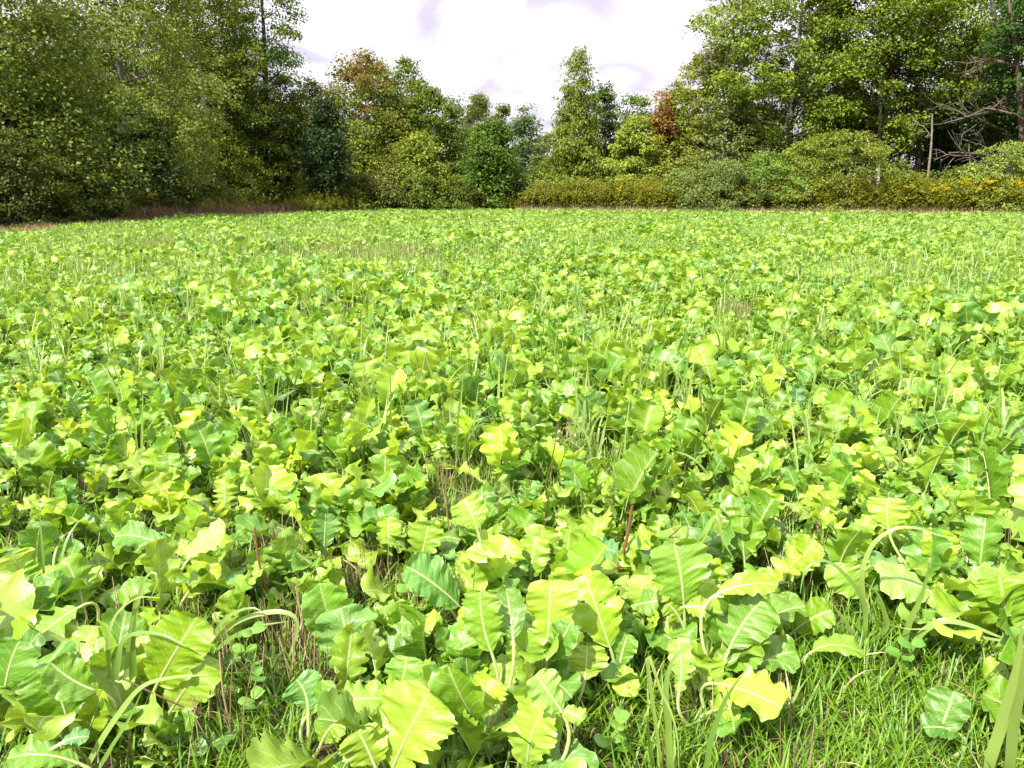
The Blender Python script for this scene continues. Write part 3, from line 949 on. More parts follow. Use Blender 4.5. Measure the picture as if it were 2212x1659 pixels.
def fill_plant(root, rng, nleaf, size, rib=True, low=False):
    a = rng.random() * 6.28
    for q in range(nleaf):
        kind = 2 if low else (0 if q < nleaf * 0.45 else (1 if q < nleaf * 0.85 else 2))
        s = size * rng.uniform(0.55, 1.08) * (0.8 if kind == 2 else 1.0)
        add_leaf(root, kind, rng, a + q * 2.4 + rng.normal(0, 0.3), s, rng.normal(0, 0.12), rib, (rng.normal(0, 0.012), rng.normal(0, 0.012), 0))


# ------------------------------------------------------------------ plants that stand out in the foreground
def z6(x, y): return x * 0.33872, 1097 + y * 0.33872
def z7(x, y): return 658.3 + x * 0.33872, 1097 + y * 0.33872
def z8(x, y): return 1371.5 + x * 0.37996, 1097 + y * 0.37996


LIGHT, MID, DEEP, YELL, GREY = (1.34, 1.24, 1.7), (1, 1, 1), (0.62, 0.74, 0.75), (1.22, 1.10, 0.55), (0.95, 1.06, 1.6)  # LIGHT, YELL: pale and yellow tints, partly painted sun brightness and transmitted glow
# (label, zoom frame, plant foot, [(blade base, blade tip, width, colour, how far the face looks up, tip forward offset, options)])
HERO = [
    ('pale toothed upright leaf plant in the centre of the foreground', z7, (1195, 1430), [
        ((1190, 920), (1118, 525), 255, LIGHT, 0.25, 0.02, dict(tooth=0.24)), ((1330, 840), (1285, 515), 175, DEEP, 0.1, 0.10, {}),  # second leaf: shade from the pale leaf put into its DEEP tint
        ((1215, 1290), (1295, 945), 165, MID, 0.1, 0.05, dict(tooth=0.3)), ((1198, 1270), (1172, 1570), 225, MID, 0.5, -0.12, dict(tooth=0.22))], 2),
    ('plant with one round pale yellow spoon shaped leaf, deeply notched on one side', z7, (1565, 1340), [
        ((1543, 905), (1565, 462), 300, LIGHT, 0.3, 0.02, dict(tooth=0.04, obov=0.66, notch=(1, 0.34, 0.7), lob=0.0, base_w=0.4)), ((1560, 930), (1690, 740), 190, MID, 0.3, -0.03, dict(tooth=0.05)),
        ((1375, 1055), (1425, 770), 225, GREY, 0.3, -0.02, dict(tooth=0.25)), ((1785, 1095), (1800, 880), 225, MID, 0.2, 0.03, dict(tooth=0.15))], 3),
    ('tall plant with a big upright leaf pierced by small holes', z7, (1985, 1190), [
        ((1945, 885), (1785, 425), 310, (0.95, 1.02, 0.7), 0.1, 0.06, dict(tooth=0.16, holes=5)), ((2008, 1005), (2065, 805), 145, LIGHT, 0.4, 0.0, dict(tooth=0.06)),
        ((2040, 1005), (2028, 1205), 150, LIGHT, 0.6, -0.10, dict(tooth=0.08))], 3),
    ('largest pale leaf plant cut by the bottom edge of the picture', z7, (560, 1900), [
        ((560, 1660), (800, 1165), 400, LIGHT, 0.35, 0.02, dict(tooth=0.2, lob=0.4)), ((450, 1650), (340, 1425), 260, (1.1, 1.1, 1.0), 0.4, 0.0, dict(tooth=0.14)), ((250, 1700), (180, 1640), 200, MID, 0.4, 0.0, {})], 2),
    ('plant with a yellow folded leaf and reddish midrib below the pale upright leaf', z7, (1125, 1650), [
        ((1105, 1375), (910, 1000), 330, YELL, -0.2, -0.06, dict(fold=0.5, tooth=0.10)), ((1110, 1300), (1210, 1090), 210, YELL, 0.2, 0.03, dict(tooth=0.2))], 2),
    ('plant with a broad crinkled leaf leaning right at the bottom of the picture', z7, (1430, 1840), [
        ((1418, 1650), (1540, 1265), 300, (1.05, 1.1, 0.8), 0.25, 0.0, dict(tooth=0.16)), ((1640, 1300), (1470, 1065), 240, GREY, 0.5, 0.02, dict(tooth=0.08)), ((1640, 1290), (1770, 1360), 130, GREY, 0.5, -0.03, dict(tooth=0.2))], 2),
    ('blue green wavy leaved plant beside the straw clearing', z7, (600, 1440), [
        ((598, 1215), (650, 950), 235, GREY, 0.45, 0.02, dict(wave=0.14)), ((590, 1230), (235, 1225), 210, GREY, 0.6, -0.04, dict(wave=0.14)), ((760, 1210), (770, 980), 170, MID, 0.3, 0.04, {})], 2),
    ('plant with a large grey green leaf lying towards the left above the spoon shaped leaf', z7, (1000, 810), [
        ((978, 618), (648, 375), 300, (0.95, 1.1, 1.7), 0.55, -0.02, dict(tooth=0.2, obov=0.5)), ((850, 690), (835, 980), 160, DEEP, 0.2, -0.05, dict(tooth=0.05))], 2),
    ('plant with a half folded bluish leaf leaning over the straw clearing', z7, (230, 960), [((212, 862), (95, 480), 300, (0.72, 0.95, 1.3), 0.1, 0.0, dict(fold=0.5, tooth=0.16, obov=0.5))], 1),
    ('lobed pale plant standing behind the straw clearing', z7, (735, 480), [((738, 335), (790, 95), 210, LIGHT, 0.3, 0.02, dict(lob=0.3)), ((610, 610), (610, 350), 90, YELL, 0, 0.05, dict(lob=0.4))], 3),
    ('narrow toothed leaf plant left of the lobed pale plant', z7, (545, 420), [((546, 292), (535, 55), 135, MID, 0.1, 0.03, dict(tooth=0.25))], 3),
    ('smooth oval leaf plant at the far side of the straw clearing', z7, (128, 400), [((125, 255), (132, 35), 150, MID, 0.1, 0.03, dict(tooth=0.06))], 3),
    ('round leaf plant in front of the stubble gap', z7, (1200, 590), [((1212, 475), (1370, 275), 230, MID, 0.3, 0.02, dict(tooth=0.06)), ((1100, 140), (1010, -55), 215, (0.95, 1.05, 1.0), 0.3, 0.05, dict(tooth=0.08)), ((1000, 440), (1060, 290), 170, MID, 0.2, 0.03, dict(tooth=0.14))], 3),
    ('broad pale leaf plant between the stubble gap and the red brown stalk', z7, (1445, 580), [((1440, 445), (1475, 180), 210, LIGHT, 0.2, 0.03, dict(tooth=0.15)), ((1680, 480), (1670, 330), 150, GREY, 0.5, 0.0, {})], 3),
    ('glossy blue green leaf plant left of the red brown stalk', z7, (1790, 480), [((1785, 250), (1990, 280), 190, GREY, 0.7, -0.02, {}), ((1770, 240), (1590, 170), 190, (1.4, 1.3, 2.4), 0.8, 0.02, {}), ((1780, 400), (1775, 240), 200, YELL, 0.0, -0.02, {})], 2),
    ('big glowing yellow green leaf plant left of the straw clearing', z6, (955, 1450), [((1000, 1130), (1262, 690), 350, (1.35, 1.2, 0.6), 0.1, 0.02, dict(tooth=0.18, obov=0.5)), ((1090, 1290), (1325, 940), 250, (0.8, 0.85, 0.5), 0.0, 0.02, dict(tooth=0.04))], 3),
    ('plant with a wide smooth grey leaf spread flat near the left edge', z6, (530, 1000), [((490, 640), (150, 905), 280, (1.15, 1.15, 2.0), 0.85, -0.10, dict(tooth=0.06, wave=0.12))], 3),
    ('plant with a white sunlit cupped leaf at left', z6, (560, 600), [((562, 385), (238, 375), 190, (1.7, 1.45, 2.6), 0.8, 0.0, dict(cup=-0.4, tooth=0.05)), ((600, 410), (400, 480), 120, YELL, 0.0, -0.03, {})], 3),  # sun glare whitens the cupped leaf's tint; transmitted glow yellows the other
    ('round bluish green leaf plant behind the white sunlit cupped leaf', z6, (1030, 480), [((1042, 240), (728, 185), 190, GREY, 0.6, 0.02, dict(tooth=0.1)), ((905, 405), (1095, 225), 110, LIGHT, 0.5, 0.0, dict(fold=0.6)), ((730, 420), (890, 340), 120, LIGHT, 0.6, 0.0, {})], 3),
    ('plant with a dazzling upturned leaf above a mottled yellow one', z6, (1180, 700), [((1215, 310), (1430, 140), 190, (1.7, 1.45, 2.6), 0.75, 0.02, dict(tooth=0.05)), ((1182, 565), (1375, 335), 170, YELL, 0.1, 0.02, dict(tooth=0.06)), ((1215, 320), (1130, 230), 110, LIGHT, 0.6, 0.02, {})], 3),  # upturned leaf: sun glare painted in as a whitened tint
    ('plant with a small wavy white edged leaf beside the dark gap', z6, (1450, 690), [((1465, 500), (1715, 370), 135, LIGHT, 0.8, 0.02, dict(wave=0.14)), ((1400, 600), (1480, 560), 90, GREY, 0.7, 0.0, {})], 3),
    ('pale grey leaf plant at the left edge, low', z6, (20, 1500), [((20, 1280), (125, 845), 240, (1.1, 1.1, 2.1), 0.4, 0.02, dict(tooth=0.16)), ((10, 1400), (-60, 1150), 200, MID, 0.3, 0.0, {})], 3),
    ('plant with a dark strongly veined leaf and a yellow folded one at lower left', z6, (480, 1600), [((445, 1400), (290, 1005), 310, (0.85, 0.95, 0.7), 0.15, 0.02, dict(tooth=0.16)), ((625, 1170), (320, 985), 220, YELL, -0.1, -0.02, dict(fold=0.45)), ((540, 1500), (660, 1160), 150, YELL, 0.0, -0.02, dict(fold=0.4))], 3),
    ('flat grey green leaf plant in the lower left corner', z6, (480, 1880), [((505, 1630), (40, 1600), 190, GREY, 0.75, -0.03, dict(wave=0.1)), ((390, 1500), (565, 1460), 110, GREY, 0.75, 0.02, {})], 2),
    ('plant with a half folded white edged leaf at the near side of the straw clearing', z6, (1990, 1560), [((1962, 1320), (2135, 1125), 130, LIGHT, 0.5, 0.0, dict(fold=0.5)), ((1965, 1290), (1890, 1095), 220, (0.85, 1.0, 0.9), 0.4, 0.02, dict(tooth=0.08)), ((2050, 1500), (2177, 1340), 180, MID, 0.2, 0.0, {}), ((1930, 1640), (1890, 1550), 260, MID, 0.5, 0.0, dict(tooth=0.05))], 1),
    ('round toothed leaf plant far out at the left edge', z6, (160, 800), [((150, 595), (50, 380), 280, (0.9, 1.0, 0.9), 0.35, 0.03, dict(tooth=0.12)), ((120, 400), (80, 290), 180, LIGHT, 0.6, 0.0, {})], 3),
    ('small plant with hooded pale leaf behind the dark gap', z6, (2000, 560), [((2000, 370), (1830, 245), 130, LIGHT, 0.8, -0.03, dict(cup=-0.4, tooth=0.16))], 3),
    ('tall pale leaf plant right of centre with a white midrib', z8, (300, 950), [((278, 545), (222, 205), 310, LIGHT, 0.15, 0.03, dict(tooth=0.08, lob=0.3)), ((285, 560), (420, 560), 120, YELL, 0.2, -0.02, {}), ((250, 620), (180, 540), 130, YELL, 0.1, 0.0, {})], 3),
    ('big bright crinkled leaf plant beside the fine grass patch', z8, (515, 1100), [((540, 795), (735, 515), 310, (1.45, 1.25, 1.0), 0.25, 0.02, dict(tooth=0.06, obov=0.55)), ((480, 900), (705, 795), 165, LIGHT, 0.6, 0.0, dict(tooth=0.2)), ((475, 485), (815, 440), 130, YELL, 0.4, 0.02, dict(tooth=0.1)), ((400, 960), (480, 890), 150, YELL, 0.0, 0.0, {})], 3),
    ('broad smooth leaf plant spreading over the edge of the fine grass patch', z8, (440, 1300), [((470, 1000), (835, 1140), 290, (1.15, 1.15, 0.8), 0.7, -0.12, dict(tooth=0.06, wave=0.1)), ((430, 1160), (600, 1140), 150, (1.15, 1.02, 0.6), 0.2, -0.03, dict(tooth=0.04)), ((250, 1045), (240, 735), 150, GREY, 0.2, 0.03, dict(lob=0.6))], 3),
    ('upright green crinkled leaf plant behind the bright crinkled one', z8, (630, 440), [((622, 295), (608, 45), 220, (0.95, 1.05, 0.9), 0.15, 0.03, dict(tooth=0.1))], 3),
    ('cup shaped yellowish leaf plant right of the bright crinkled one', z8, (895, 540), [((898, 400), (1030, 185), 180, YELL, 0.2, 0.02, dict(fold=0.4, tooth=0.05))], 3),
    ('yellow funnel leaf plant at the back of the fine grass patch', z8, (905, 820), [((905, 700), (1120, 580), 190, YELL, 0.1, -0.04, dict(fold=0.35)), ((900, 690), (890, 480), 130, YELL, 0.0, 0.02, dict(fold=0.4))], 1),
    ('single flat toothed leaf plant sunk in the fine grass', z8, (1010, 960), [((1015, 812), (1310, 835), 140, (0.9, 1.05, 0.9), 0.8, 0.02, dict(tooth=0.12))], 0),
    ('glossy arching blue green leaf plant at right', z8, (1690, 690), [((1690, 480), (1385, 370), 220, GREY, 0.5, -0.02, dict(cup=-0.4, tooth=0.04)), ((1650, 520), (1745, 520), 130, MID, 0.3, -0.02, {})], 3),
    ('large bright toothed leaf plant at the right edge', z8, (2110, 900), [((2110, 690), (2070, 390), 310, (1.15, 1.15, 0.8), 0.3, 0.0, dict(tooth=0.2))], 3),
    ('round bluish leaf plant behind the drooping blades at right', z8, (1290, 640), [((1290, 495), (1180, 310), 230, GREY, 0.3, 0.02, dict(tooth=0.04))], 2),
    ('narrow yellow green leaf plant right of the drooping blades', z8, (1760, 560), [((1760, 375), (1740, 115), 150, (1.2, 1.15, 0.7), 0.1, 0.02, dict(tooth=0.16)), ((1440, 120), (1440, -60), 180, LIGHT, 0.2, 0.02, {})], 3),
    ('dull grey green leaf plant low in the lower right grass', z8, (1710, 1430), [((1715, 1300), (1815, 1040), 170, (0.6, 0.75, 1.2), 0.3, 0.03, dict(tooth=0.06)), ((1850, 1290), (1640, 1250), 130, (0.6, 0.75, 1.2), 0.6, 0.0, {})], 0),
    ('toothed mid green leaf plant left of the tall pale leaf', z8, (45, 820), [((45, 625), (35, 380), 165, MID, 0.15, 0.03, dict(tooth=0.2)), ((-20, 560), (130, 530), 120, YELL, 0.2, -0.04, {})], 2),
]
PLANTS = []                               # (x, y, root)
CAMP = np.array([0, 0, CAM_H])
for hi, (lb, zf, foot, leaves, fillers) in enumerate(HERO):
    rng = np.random.default_rng(5000 + hi)
    G = on_ground(*zf(*foot))
    y0 = G[1]
    root = thing('brassica_plant', lb, 'plant', (G[0], G[1], 0.004), 0, 'brassica plants in the near field')
    sc = zf(1, 0)[0] - zf(0, 0)[0]
    for li, (b, tp, wpx, colr, upf, dy, opt) in enumerate(leaves):
        yb = y0 - 0.03 + rng.normal(0, 0.008)
        B = at(*zf(*b), yb)
        Tt = at(*zf(*tp), yb + dy)
        for P_ in (B, Tt):
            P_[2] = max(P_[2], 0.03)
        toc = unit(CAMP - (B + Tt) / 2)
        nrm = unit(toc * (1 - max(0, upf)) + np.array([0, 0, 1.0]) * upf + np.array([rng.normal(0, 0.12), 0, 0]))
        Wd = wpx * sc / FPX * np.linalg.norm((B + Tt) / 2 - CAMP) * 0.93
        L = np.linalg.norm(Tt - B)
        bow = nrm * L * rng.uniform(-0.16, -0.03)
        sway = unit(np.cross(Tt - B, nrm)) * L * rng.normal(0, 0.07)
        C = bezier(B, (B + Tt) / 2 + sway - bow * 1.6 + np.array([rng.normal(0, 0.03) * L, 0, 0]), Tt, 64)
        Nn = np.broadcast_to(nrm, C.shape)
        kw = dict(lob=0.15, tooth=0.13, fold=0.16, wave=0.06, cup=-0.05, obov=0.58, twist=rng.normal(0, 0.25), nl=3)
        kw.update(opt)
        kw['nW'] = 6
        kw['wave'] = kw['wave'] + 0.05
        g0 = np.array([G[0], G[1], 0.0]) + rng.normal(0, 0.012, 3) * np.array([1, 1, 0])
        tang = unit(C[1] - C[0])
        Cp = bezier(g0, B - tang * min(0.12, 0.6 * np.linalg.norm(B - g0)), B, 9)
        V, F, uv = blade_geo(rng, C, Nn, Wd, **kw)
        org = np.array([G[0], G[1], 0.004])
        tn = rng.uniform(0.35, 0.65)
        o = link('leaf', mk_mesh('leaf', V - org, F, [M_BRAS], uv, {'tint': np.full(len(V), tn)}, True), root)
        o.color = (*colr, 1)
        RV, RF = rib_geo(Cp, C[::3], Nn[::3], 0.0045)
        link('midrib', mk_mesh('midrib', RV - org, RF, [M_RIB], None, {'tint': np.full(len(RV), 0.5)}, True), o)
    for q in range(fillers + 6 if fillers > 1 else fillers):          # smaller leaves of the same plant behind and below the big ones
        add_leaf(root, int(rng.choice([0, 1, 1, 2])), rng, rng.random() * 6.28, rng.uniform(0.5, 0.92) * (0.7 if fillers < 2 else 1.0), rng.normal(0, 0.15), True, (rng.normal(0, 0.08), rng.uniform(0.0, 0.17), 0))
    for ch in root.children:
        if ch.color[0] == 1.0 and ch.color[1] == 1.0:
            j = rng.normal(1, 0.12)
            ch.color = (j, j, j, 1)
    PLANTS.append((G[0], G[1], root))
HX = np.array([p[0] for p in PLANTS])
HY = np.array([p[1] for p in PLANTS])

# ------------------------------------------------------------------ where the crop is thin
# (picture x, picture y, half width, half height, what is left of the crop, kind)
GAPS = [(650, 1435, 105, 70, 0.0, 'straw'), (790, 1290, 55, 35, 0.05, 'straw'), (1870, 1560, 300, 200, 0.0, 'grass'), (985, 1130, 70, 85, 0.12, 'stubble'),
        (600, 1240, 38, 42, 0.1, 'straw'), (720, 705, 95, 28, 0.25, 'grass'), (240, 712, 55, 16, 0.05, 'straw'), (400, 712, 35, 14, 0.1, 'straw'), (1215, 985, 45, 20, 0.1, 'straw'),
        (690, 560, 230, 22, 0.30, 'stubble'), (430, 545, 170, 16, 0.40, 'stubble'), (250, 600, 130, 12, 0.5, 'stubble'), (900, 620, 90, 10, 0.5, 'stubble'), (1590, 690, 40, 16, 0.1, 'straw'), (1990, 745, 40, 12, 0.2, 'straw'), (470, 1560, 45, 70, 0.2, 'straw'),
        (1480, 910, 60, 30, 0.4, 'grass'), (1300, 1050, 60, 40, 0.3, 'grass'), (1230, 905, 40, 20, 0.2, 'straw'), (1100, 640, 120, 12, 0.6, 'stubble'), (1320, 1600, 120, 60, 0.2, 'grass')]


def crop_left(x, y):
    px, py = to_px(x, y)
    k = np.ones_like(x)
    for gx_, gy_, a_, b_, v_, _k in GAPS:
        r = ((px - gx_) / a_) ** 2 + ((py - gy_) / b_) ** 2
        k = np.minimum(k, np.where(r < 1, v_, np.where(r < 1.5, v_ + (1 - v_) * (r - 1) * 2, 1)))
    return k


def jitter_grid(step, y0, y1, seed, margin=1.6, jit=0.42):
    rng = np.random.default_rng(seed)
    ys = np.arange(y0, y1, step)
    xm = 0.67 * y1 + margin
    X, Y = np.meshgrid(np.arange(-xm, xm, step), ys)
    X, Y = X.ravel(), Y.ravel()
    X = X + rng.uniform(-jit, jit, len(X)) * step
    Y = Y + rng.uniform(-jit, jit, len(Y)) * step
    k = np.abs(X) < 0.67 * Y + margin
    return X[k], Y[k], rng


# nearest plants: each one a thing with its leaves
X, Y, rng = jitter_grid(0.215, 1.75, 7.2, 11, 0.12)
k = (rng.random(len(X)) < crop_left(X, Y)) & in_field(X, Y)
X, Y = X[k], Y[k]
d2 = (X[:, None] - HX) ** 2 + (Y[:, None] - HY) ** 2
k = d2.min(1) > np.where(Y < 3, 0.13, 0.12) ** 2
X, Y = X[k], Y[k]
o_ = np.argsort(Y)[:300 - len(PLANTS)]
X, Y = X[o_], Y[o_]
Y_LIM = Y.max()
TONES = [('pale yellow green', (1.25, 1.2, 1.3)), ('fresh green', (1, 1, 1)), ('deep green', (0.66, 0.78, 0.8)), ('yellowish', (1.22, 1.1, 0.6)), ('blue green', (0.88, 1.02, 1.5))]
auto = []
for q, (x, y) in enumerate(zip(X, Y)):
    r = np.random.default_rng(9000 + q)
    nl = int(r.integers(7, 11))
    near = np.clip((y - 2.0) / 1.5, 0, 1)
    size = r.uniform(0.64, 1.06) * (0.74 + 0.26 * near)
    ti = int(r.choice(5, p=[0.30, 0.38, 0.12, 0.15, 0.05]))
    root = thing('brassica_plant', 'x', 'plant', (x, y, 0.004), r.random() * 6.28, 'brassica plants in the near field')
    fill_plant(root, r, nl, size, True, False)
    for ch in root.children:
        j = r.normal(1, 0.10)
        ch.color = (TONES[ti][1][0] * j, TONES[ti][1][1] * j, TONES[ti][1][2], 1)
    auto.append((x, y, root, nl, size, ti))

# the rest of the crop as one mass
VAR = []
for s in range(12):
    r = np.random.default_rng(300 + s)
    g = Geo()
    nl = r.integers(7, 11)
    a0 = r.random() * 6.28
    for q in range(nl):
        kd = 0 if q < nl * 0.45 else (1 if q < nl * 0.85 else 2)
        (V, F, uv), (RV, RF) = leaf_shape(3000 + s * 40 + q, 16, kd)
        az, scl_ = a0 + q * 2.4 + r.normal(0, 0.3), r.uniform(0.6, 1.1)
        R_ = np.array([[math.cos(az), -math.sin(az), 0], [math.sin(az), math.cos(az), 0], [0, 0, 1]])
        off = r.normal(0, 0.012, 3) * np.array([1, 1, 0])
        tn = r.random() * 0.35
        g.add(V @ R_.T * scl_ + off, F, uv, tn, 0)
        g.add(RV @ R_.T * scl_ + off, RF, None, tn, 1)
    VAR.append(hidden('brassica_shape', g.mesh('brassica_shape', [M_BRAS, M_RIB])))
parts = []
for (y0, y1, st, sd) in ((1.7, 14, 0.205, 11), (14, 30, 0.225, 12), (30, 58, 0.28, 13)):
    X, Y, r = jitter_grid(st, y0, y1, sd, 3.0)
    k = (r.random(len(X)) < crop_left(X, Y)) & in_field(X, Y)
    inside = (Y < Y_LIM + 0.02) & (np.abs(X) < 0.67 * Y + 0.15)
    k &= ~inside
    parts.append(np.stack([X[k], Y[k], r.uniform(0.62, 1.12, k.sum())], -1))
PP = np.concatenate(parts)
r = np.random.default_rng(77)
big = 0.95 + 0.14 * np.sin(PP[:, 0] * 0.9 + 0.4 * PP[:, 1]) + 0.14 * np.sin(PP[:, 1] * 0.63 - 0.5 * PP[:, 0]) + 0.10 * np.sin(PP[:, 0] * 0.23 + 1) * np.sin(PP[:, 1] * 0.31)
PP = PP
P3 = np.stack([PP[:, 0], PP[:, 1], np.full(len(PP), 0.004)], -1)
scatter('brassica_crop', 'dense bright green brassica crop covering the field back to the trees', 'crop', P3, r.random(len(PP)) * 6.28, PP[:, 2] * big, r.integers(0, len(VAR), len(PP)), VAR, 0.12, 5)


# ------------------------------------------------------------------ cereal tufts with long blades
def ribbon(P, W, Nh, fold=0.35):
    P = np.asarray(P, float)
    T, _, _ = frames(P)
    Nh = np.broadcast_to(np.asarray(Nh, float), P.shape)
    S = unit(np.cross(T, Nh))
    Nn = np.cross(S, T)
    W = np.asarray(W)[:, None]
    V = np.stack([P - S * W * 0.5 * math.cos(fold) + Nn * W * 0.5 * math.sin(fold), P, P + S * W * 0.5 * math.cos(fold) + Nn * W * 0.5 * math.sin(fold)], 1)
    n = len(P)
    i, j = np.meshgrid(np.arange(n - 1), np.arange(2), indexing='ij')
    a_ = i * 3 + j
    return V.reshape(-1, 3), np.stack([a_, a_ + 1, a_ + 4, a_ + 3], -1).reshape(-1, 4)


def taper(n, w):
    t = np.linspace(0, 1, n)
    return w * np.minimum(1, (1.02 - t) * 2.2) ** 0.8 * (0.55 + 0.45 * np.minimum(1, t * 3))


def blade_line(r, L, n=12):
    p0 = r.uniform(0.03, 0.28)
    p1 = r.choice([r.uniform(0.2, 0.6), r.uniform(1.2, 2.6), r.uniform(2.0, 3.0)], p=[0.4, 0.35, 0.25])
    return arch_line(L, p0, p1, n, r.uniform(1.6, 3.2))


BLADES = []
for s in range(12):
    r = np.random.default_rng(600 + s)
    C, Nn = blade_line(r, r.uniform(0.30, 0.50))
    C[:, 0] += r.normal(0, 0.04) * np.linspace(0, 1, len(C)) ** 2
    V, F = ribbon(C, taper(len(C), r.uniform(0.009, 0.015)), Nn)
    BLADES.append(mk_mesh('blade', V, F, [M_BLADE], None, {'tint': np.full(len(V), r.random())}, True))


def tuft(label, x, y, nb, size, r, group='long bladed cereal tufts in the crop'):
    o = thing('cereal_tuft', label, 'grass tuft', (x, y, 0.004), r.random() * 6.28, group)
    for q in range(nb):
        link('blade', BLADES[r.integers(0, len(BLADES))], o, (r.normal(0, 0.02), r.normal(0, 0.02), 0), (r.normal(0, 0.08), r.normal(0, 0.08), r.random() * 6.28), size * r.uniform(0.75, 1.15))
    return o


# blades that stand out: (label, frame, [ (points, width px) ])
HBLADES = [
    ('tuft with one white arching blade and one broad green blade at lower left', z6, [
        ([(800, 1180), (830, 900), (870, 640), (930, 450), (985, 410), (1000, 480), (960, 580)], 60), ([(700, 1200), (700, 1050), (690, 900), (700, 780), (760, 660), (880, 575), (1020, 575)], 38),
        ([(740, 1150), (760, 960), (800, 840), (900, 800), (1040, 815), (1190, 890)], 58), ([(850, 1250), (850, 1050), (850, 850), (870, 640)], 60)], (800, 1350)),
    ('two long pale blades sweeping up from the lower left corner', z6, [
        ([(540, 1690), (640, 1500), (760, 1320), (900, 1150), (1060, 1090), (1325, 1065)], 62), ([(620, 1690), (720, 1520), (820, 1360), (905, 1170)], 48)], (560, 1760)),
    ('white edged blades arching over the straw clearing', z6, [
        ([(1280, 950), (1350, 850), (1450, 700), (1600, 640), (1700, 680)], 48), ([(1300, 960), (1420, 800), (1580, 700), (1780, 665), (1880, 700), (1890, 800), (1840, 960), (1780, 1090)], 50),
        ([(1330, 950), (1480, 830), (1640, 760), (1830, 725)], 44)], (1290, 1000)),
    ('long twisting blade pair in front of the bright crinkled leaf plant', z8, [
        ([(200, 1500), (190, 1250), (175, 1050), (210, 880), (300, 780), (370, 742)], 56), ([(70, 860), (150, 1050), (200, 1150), (240, 1300), (250, 1500)], 34),
        ([(390, 1500), (430, 1330), (500, 1130), (560, 1020), (625, 935)], 48), ([(110, 1500), (80, 1330), (70, 1180)], 40)], (200, 1560)),
    ('tuft of drooping blue green blades behind the fine grass', z8, [
        ([(1300, 760), (1310, 600), (1270, 480), (1190, 380), (1120, 320), (1050, 300), (980, 340), (950, 420), (940, 490)], 42), ([(1260, 760), (1200, 660), (1130, 560), (1100, 470)], 44),
        ([(1290, 420), (1310, 300), (1370, 190), (1480, 120), (1600, 115), (1740, 160), (1870, 180)], 38), ([(1420, 700), (1410, 580), (1370, 480), (1300, 420)], 44)], (1300, 800)),
    ('long arched pale blade over the right part of the fine grass', z8, [
        ([(1560, 860), (1600, 760), (1660, 690), (1760, 645), (1900, 670), (2060, 730), (2180, 780)], 52), ([(1530, 790), (1560, 660), (1620, 530), (1660, 400), (1680, 300)], 44),
        ([(2212, 800), (1980, 740), (1740, 690), (1560, 690), (1440, 660)], 24)], (1560, 900)),
    ('thick blurred pale blades at the right edge', z8, [
        ([(2010, 1500), (2080, 1250), (2140, 1040), (2180, 860), (2200, 640)], 75), ([(2120, 1500), (2150, 1250), (2190, 1050), (2212, 800)], 70)], (2080, 1560)),
    ('single upright broad blade behind the tall pale leaf', z8, [([(340, 280), (360, 220), (400, 140), (450, 55), (470, 60), (500, 180), (560, 290)], 52), ([(330, 300), (345, 210), (400, 130)], 40)], (335, 560)),
    ('blue green upright blade by the dazzling upturned leaf', z6, [([(1380, 380), (1440, 290), (1500, 210), (1560, 140)], 52)], (1370, 560)),
    ('blade looping over the big bright crinkled leaf', z8, [([(410, 840), (440, 740), (490, 650), (550, 540), (640, 470), (720, 470), (780, 520)], 40), ([(420, 560), (500, 510), (600, 490), (700, 500)], 36)], (400, 980)),
]
for hi, (lb, zf, lines, foot) in enumerate(HBLADES):
    r = np.random.default_rng(7100 + hi)
    G = on_ground(*zf(*foot))
    o = thing('cereal_tuft', lb, 'grass tuft', (G[0], G[1], 0.004), 0, 'long bladed cereal tufts in the crop')
    org = np.array([G[0], G[1], 0.004])
    sc = zf(1, 0)[0] - zf(0, 0)[0]
    for pts, wpx in lines:
        n = len(pts)
        y = G[1] - 0.06 - 0.10 * np.linspace(0, 1, n) * r.uniform(0.2, 1)
        Q = [at(*zf(*p), yy) for p, yy in zip(pts, y)]
        for v_ in Q:
            v_[2] = max(v_[2], 0.02)
        foot3 = np.array([G[0], G[1], 0]) + r.normal(0, 0.015, 3) * np.array([1, 1, 0])
        if Q[0][2] > 0.05:
            Q = [foot3] + Q
        P = spline(Q, 30)
        toc = unit(CAMP - P)
        Nh = unit(toc + np.array([0, 0, 0.9]))
        V, F = ribbon(P, taper(30, wpx * sc / FPX * np.linalg.norm(P[15] - CAMP) * 0.68), Nh)
        link('blade', mk_mesh('blade', V - org, F, [M_BLADE], None, {'tint': np.full(len(V), r.random())}, True), o)

TUFT_PX = [(310, 1050, 5), (830, 1000, 5), (1010, 990, 6), (975, 960, 4), (1190, 1060, 4), (1440, 900, 6), (1470, 870, 5), (1690, 830, 4), (1880, 960, 4), (2060, 1010, 4), (390, 900, 4), (80, 830, 4), (1110, 960, 5),
           (1550, 1060, 5), (40, 1060, 5), (700, 880, 4), (480, 890, 3), (1340, 1080, 4), (1930, 1080, 5), (2000, 1200, 4), (120, 1330, 4), (900, 860, 4), (1250, 870, 4), (1780, 880, 4), (1640, 980, 4), (2150, 900, 4),
           (1010, 850, 4), (560, 980, 4), (250, 960, 4), (1520, 960, 4)]
tufts = []
for q, (px, py, nb) in enumerate(TUFT_PX):
    r = np.random.default_rng(7400 + q)
    G = on_ground(px, py + 18)
    tufts.append((G[0], G[1], tuft('x', G[0], G[1], nb, r.uniform(0.95, 1.25), r), nb))

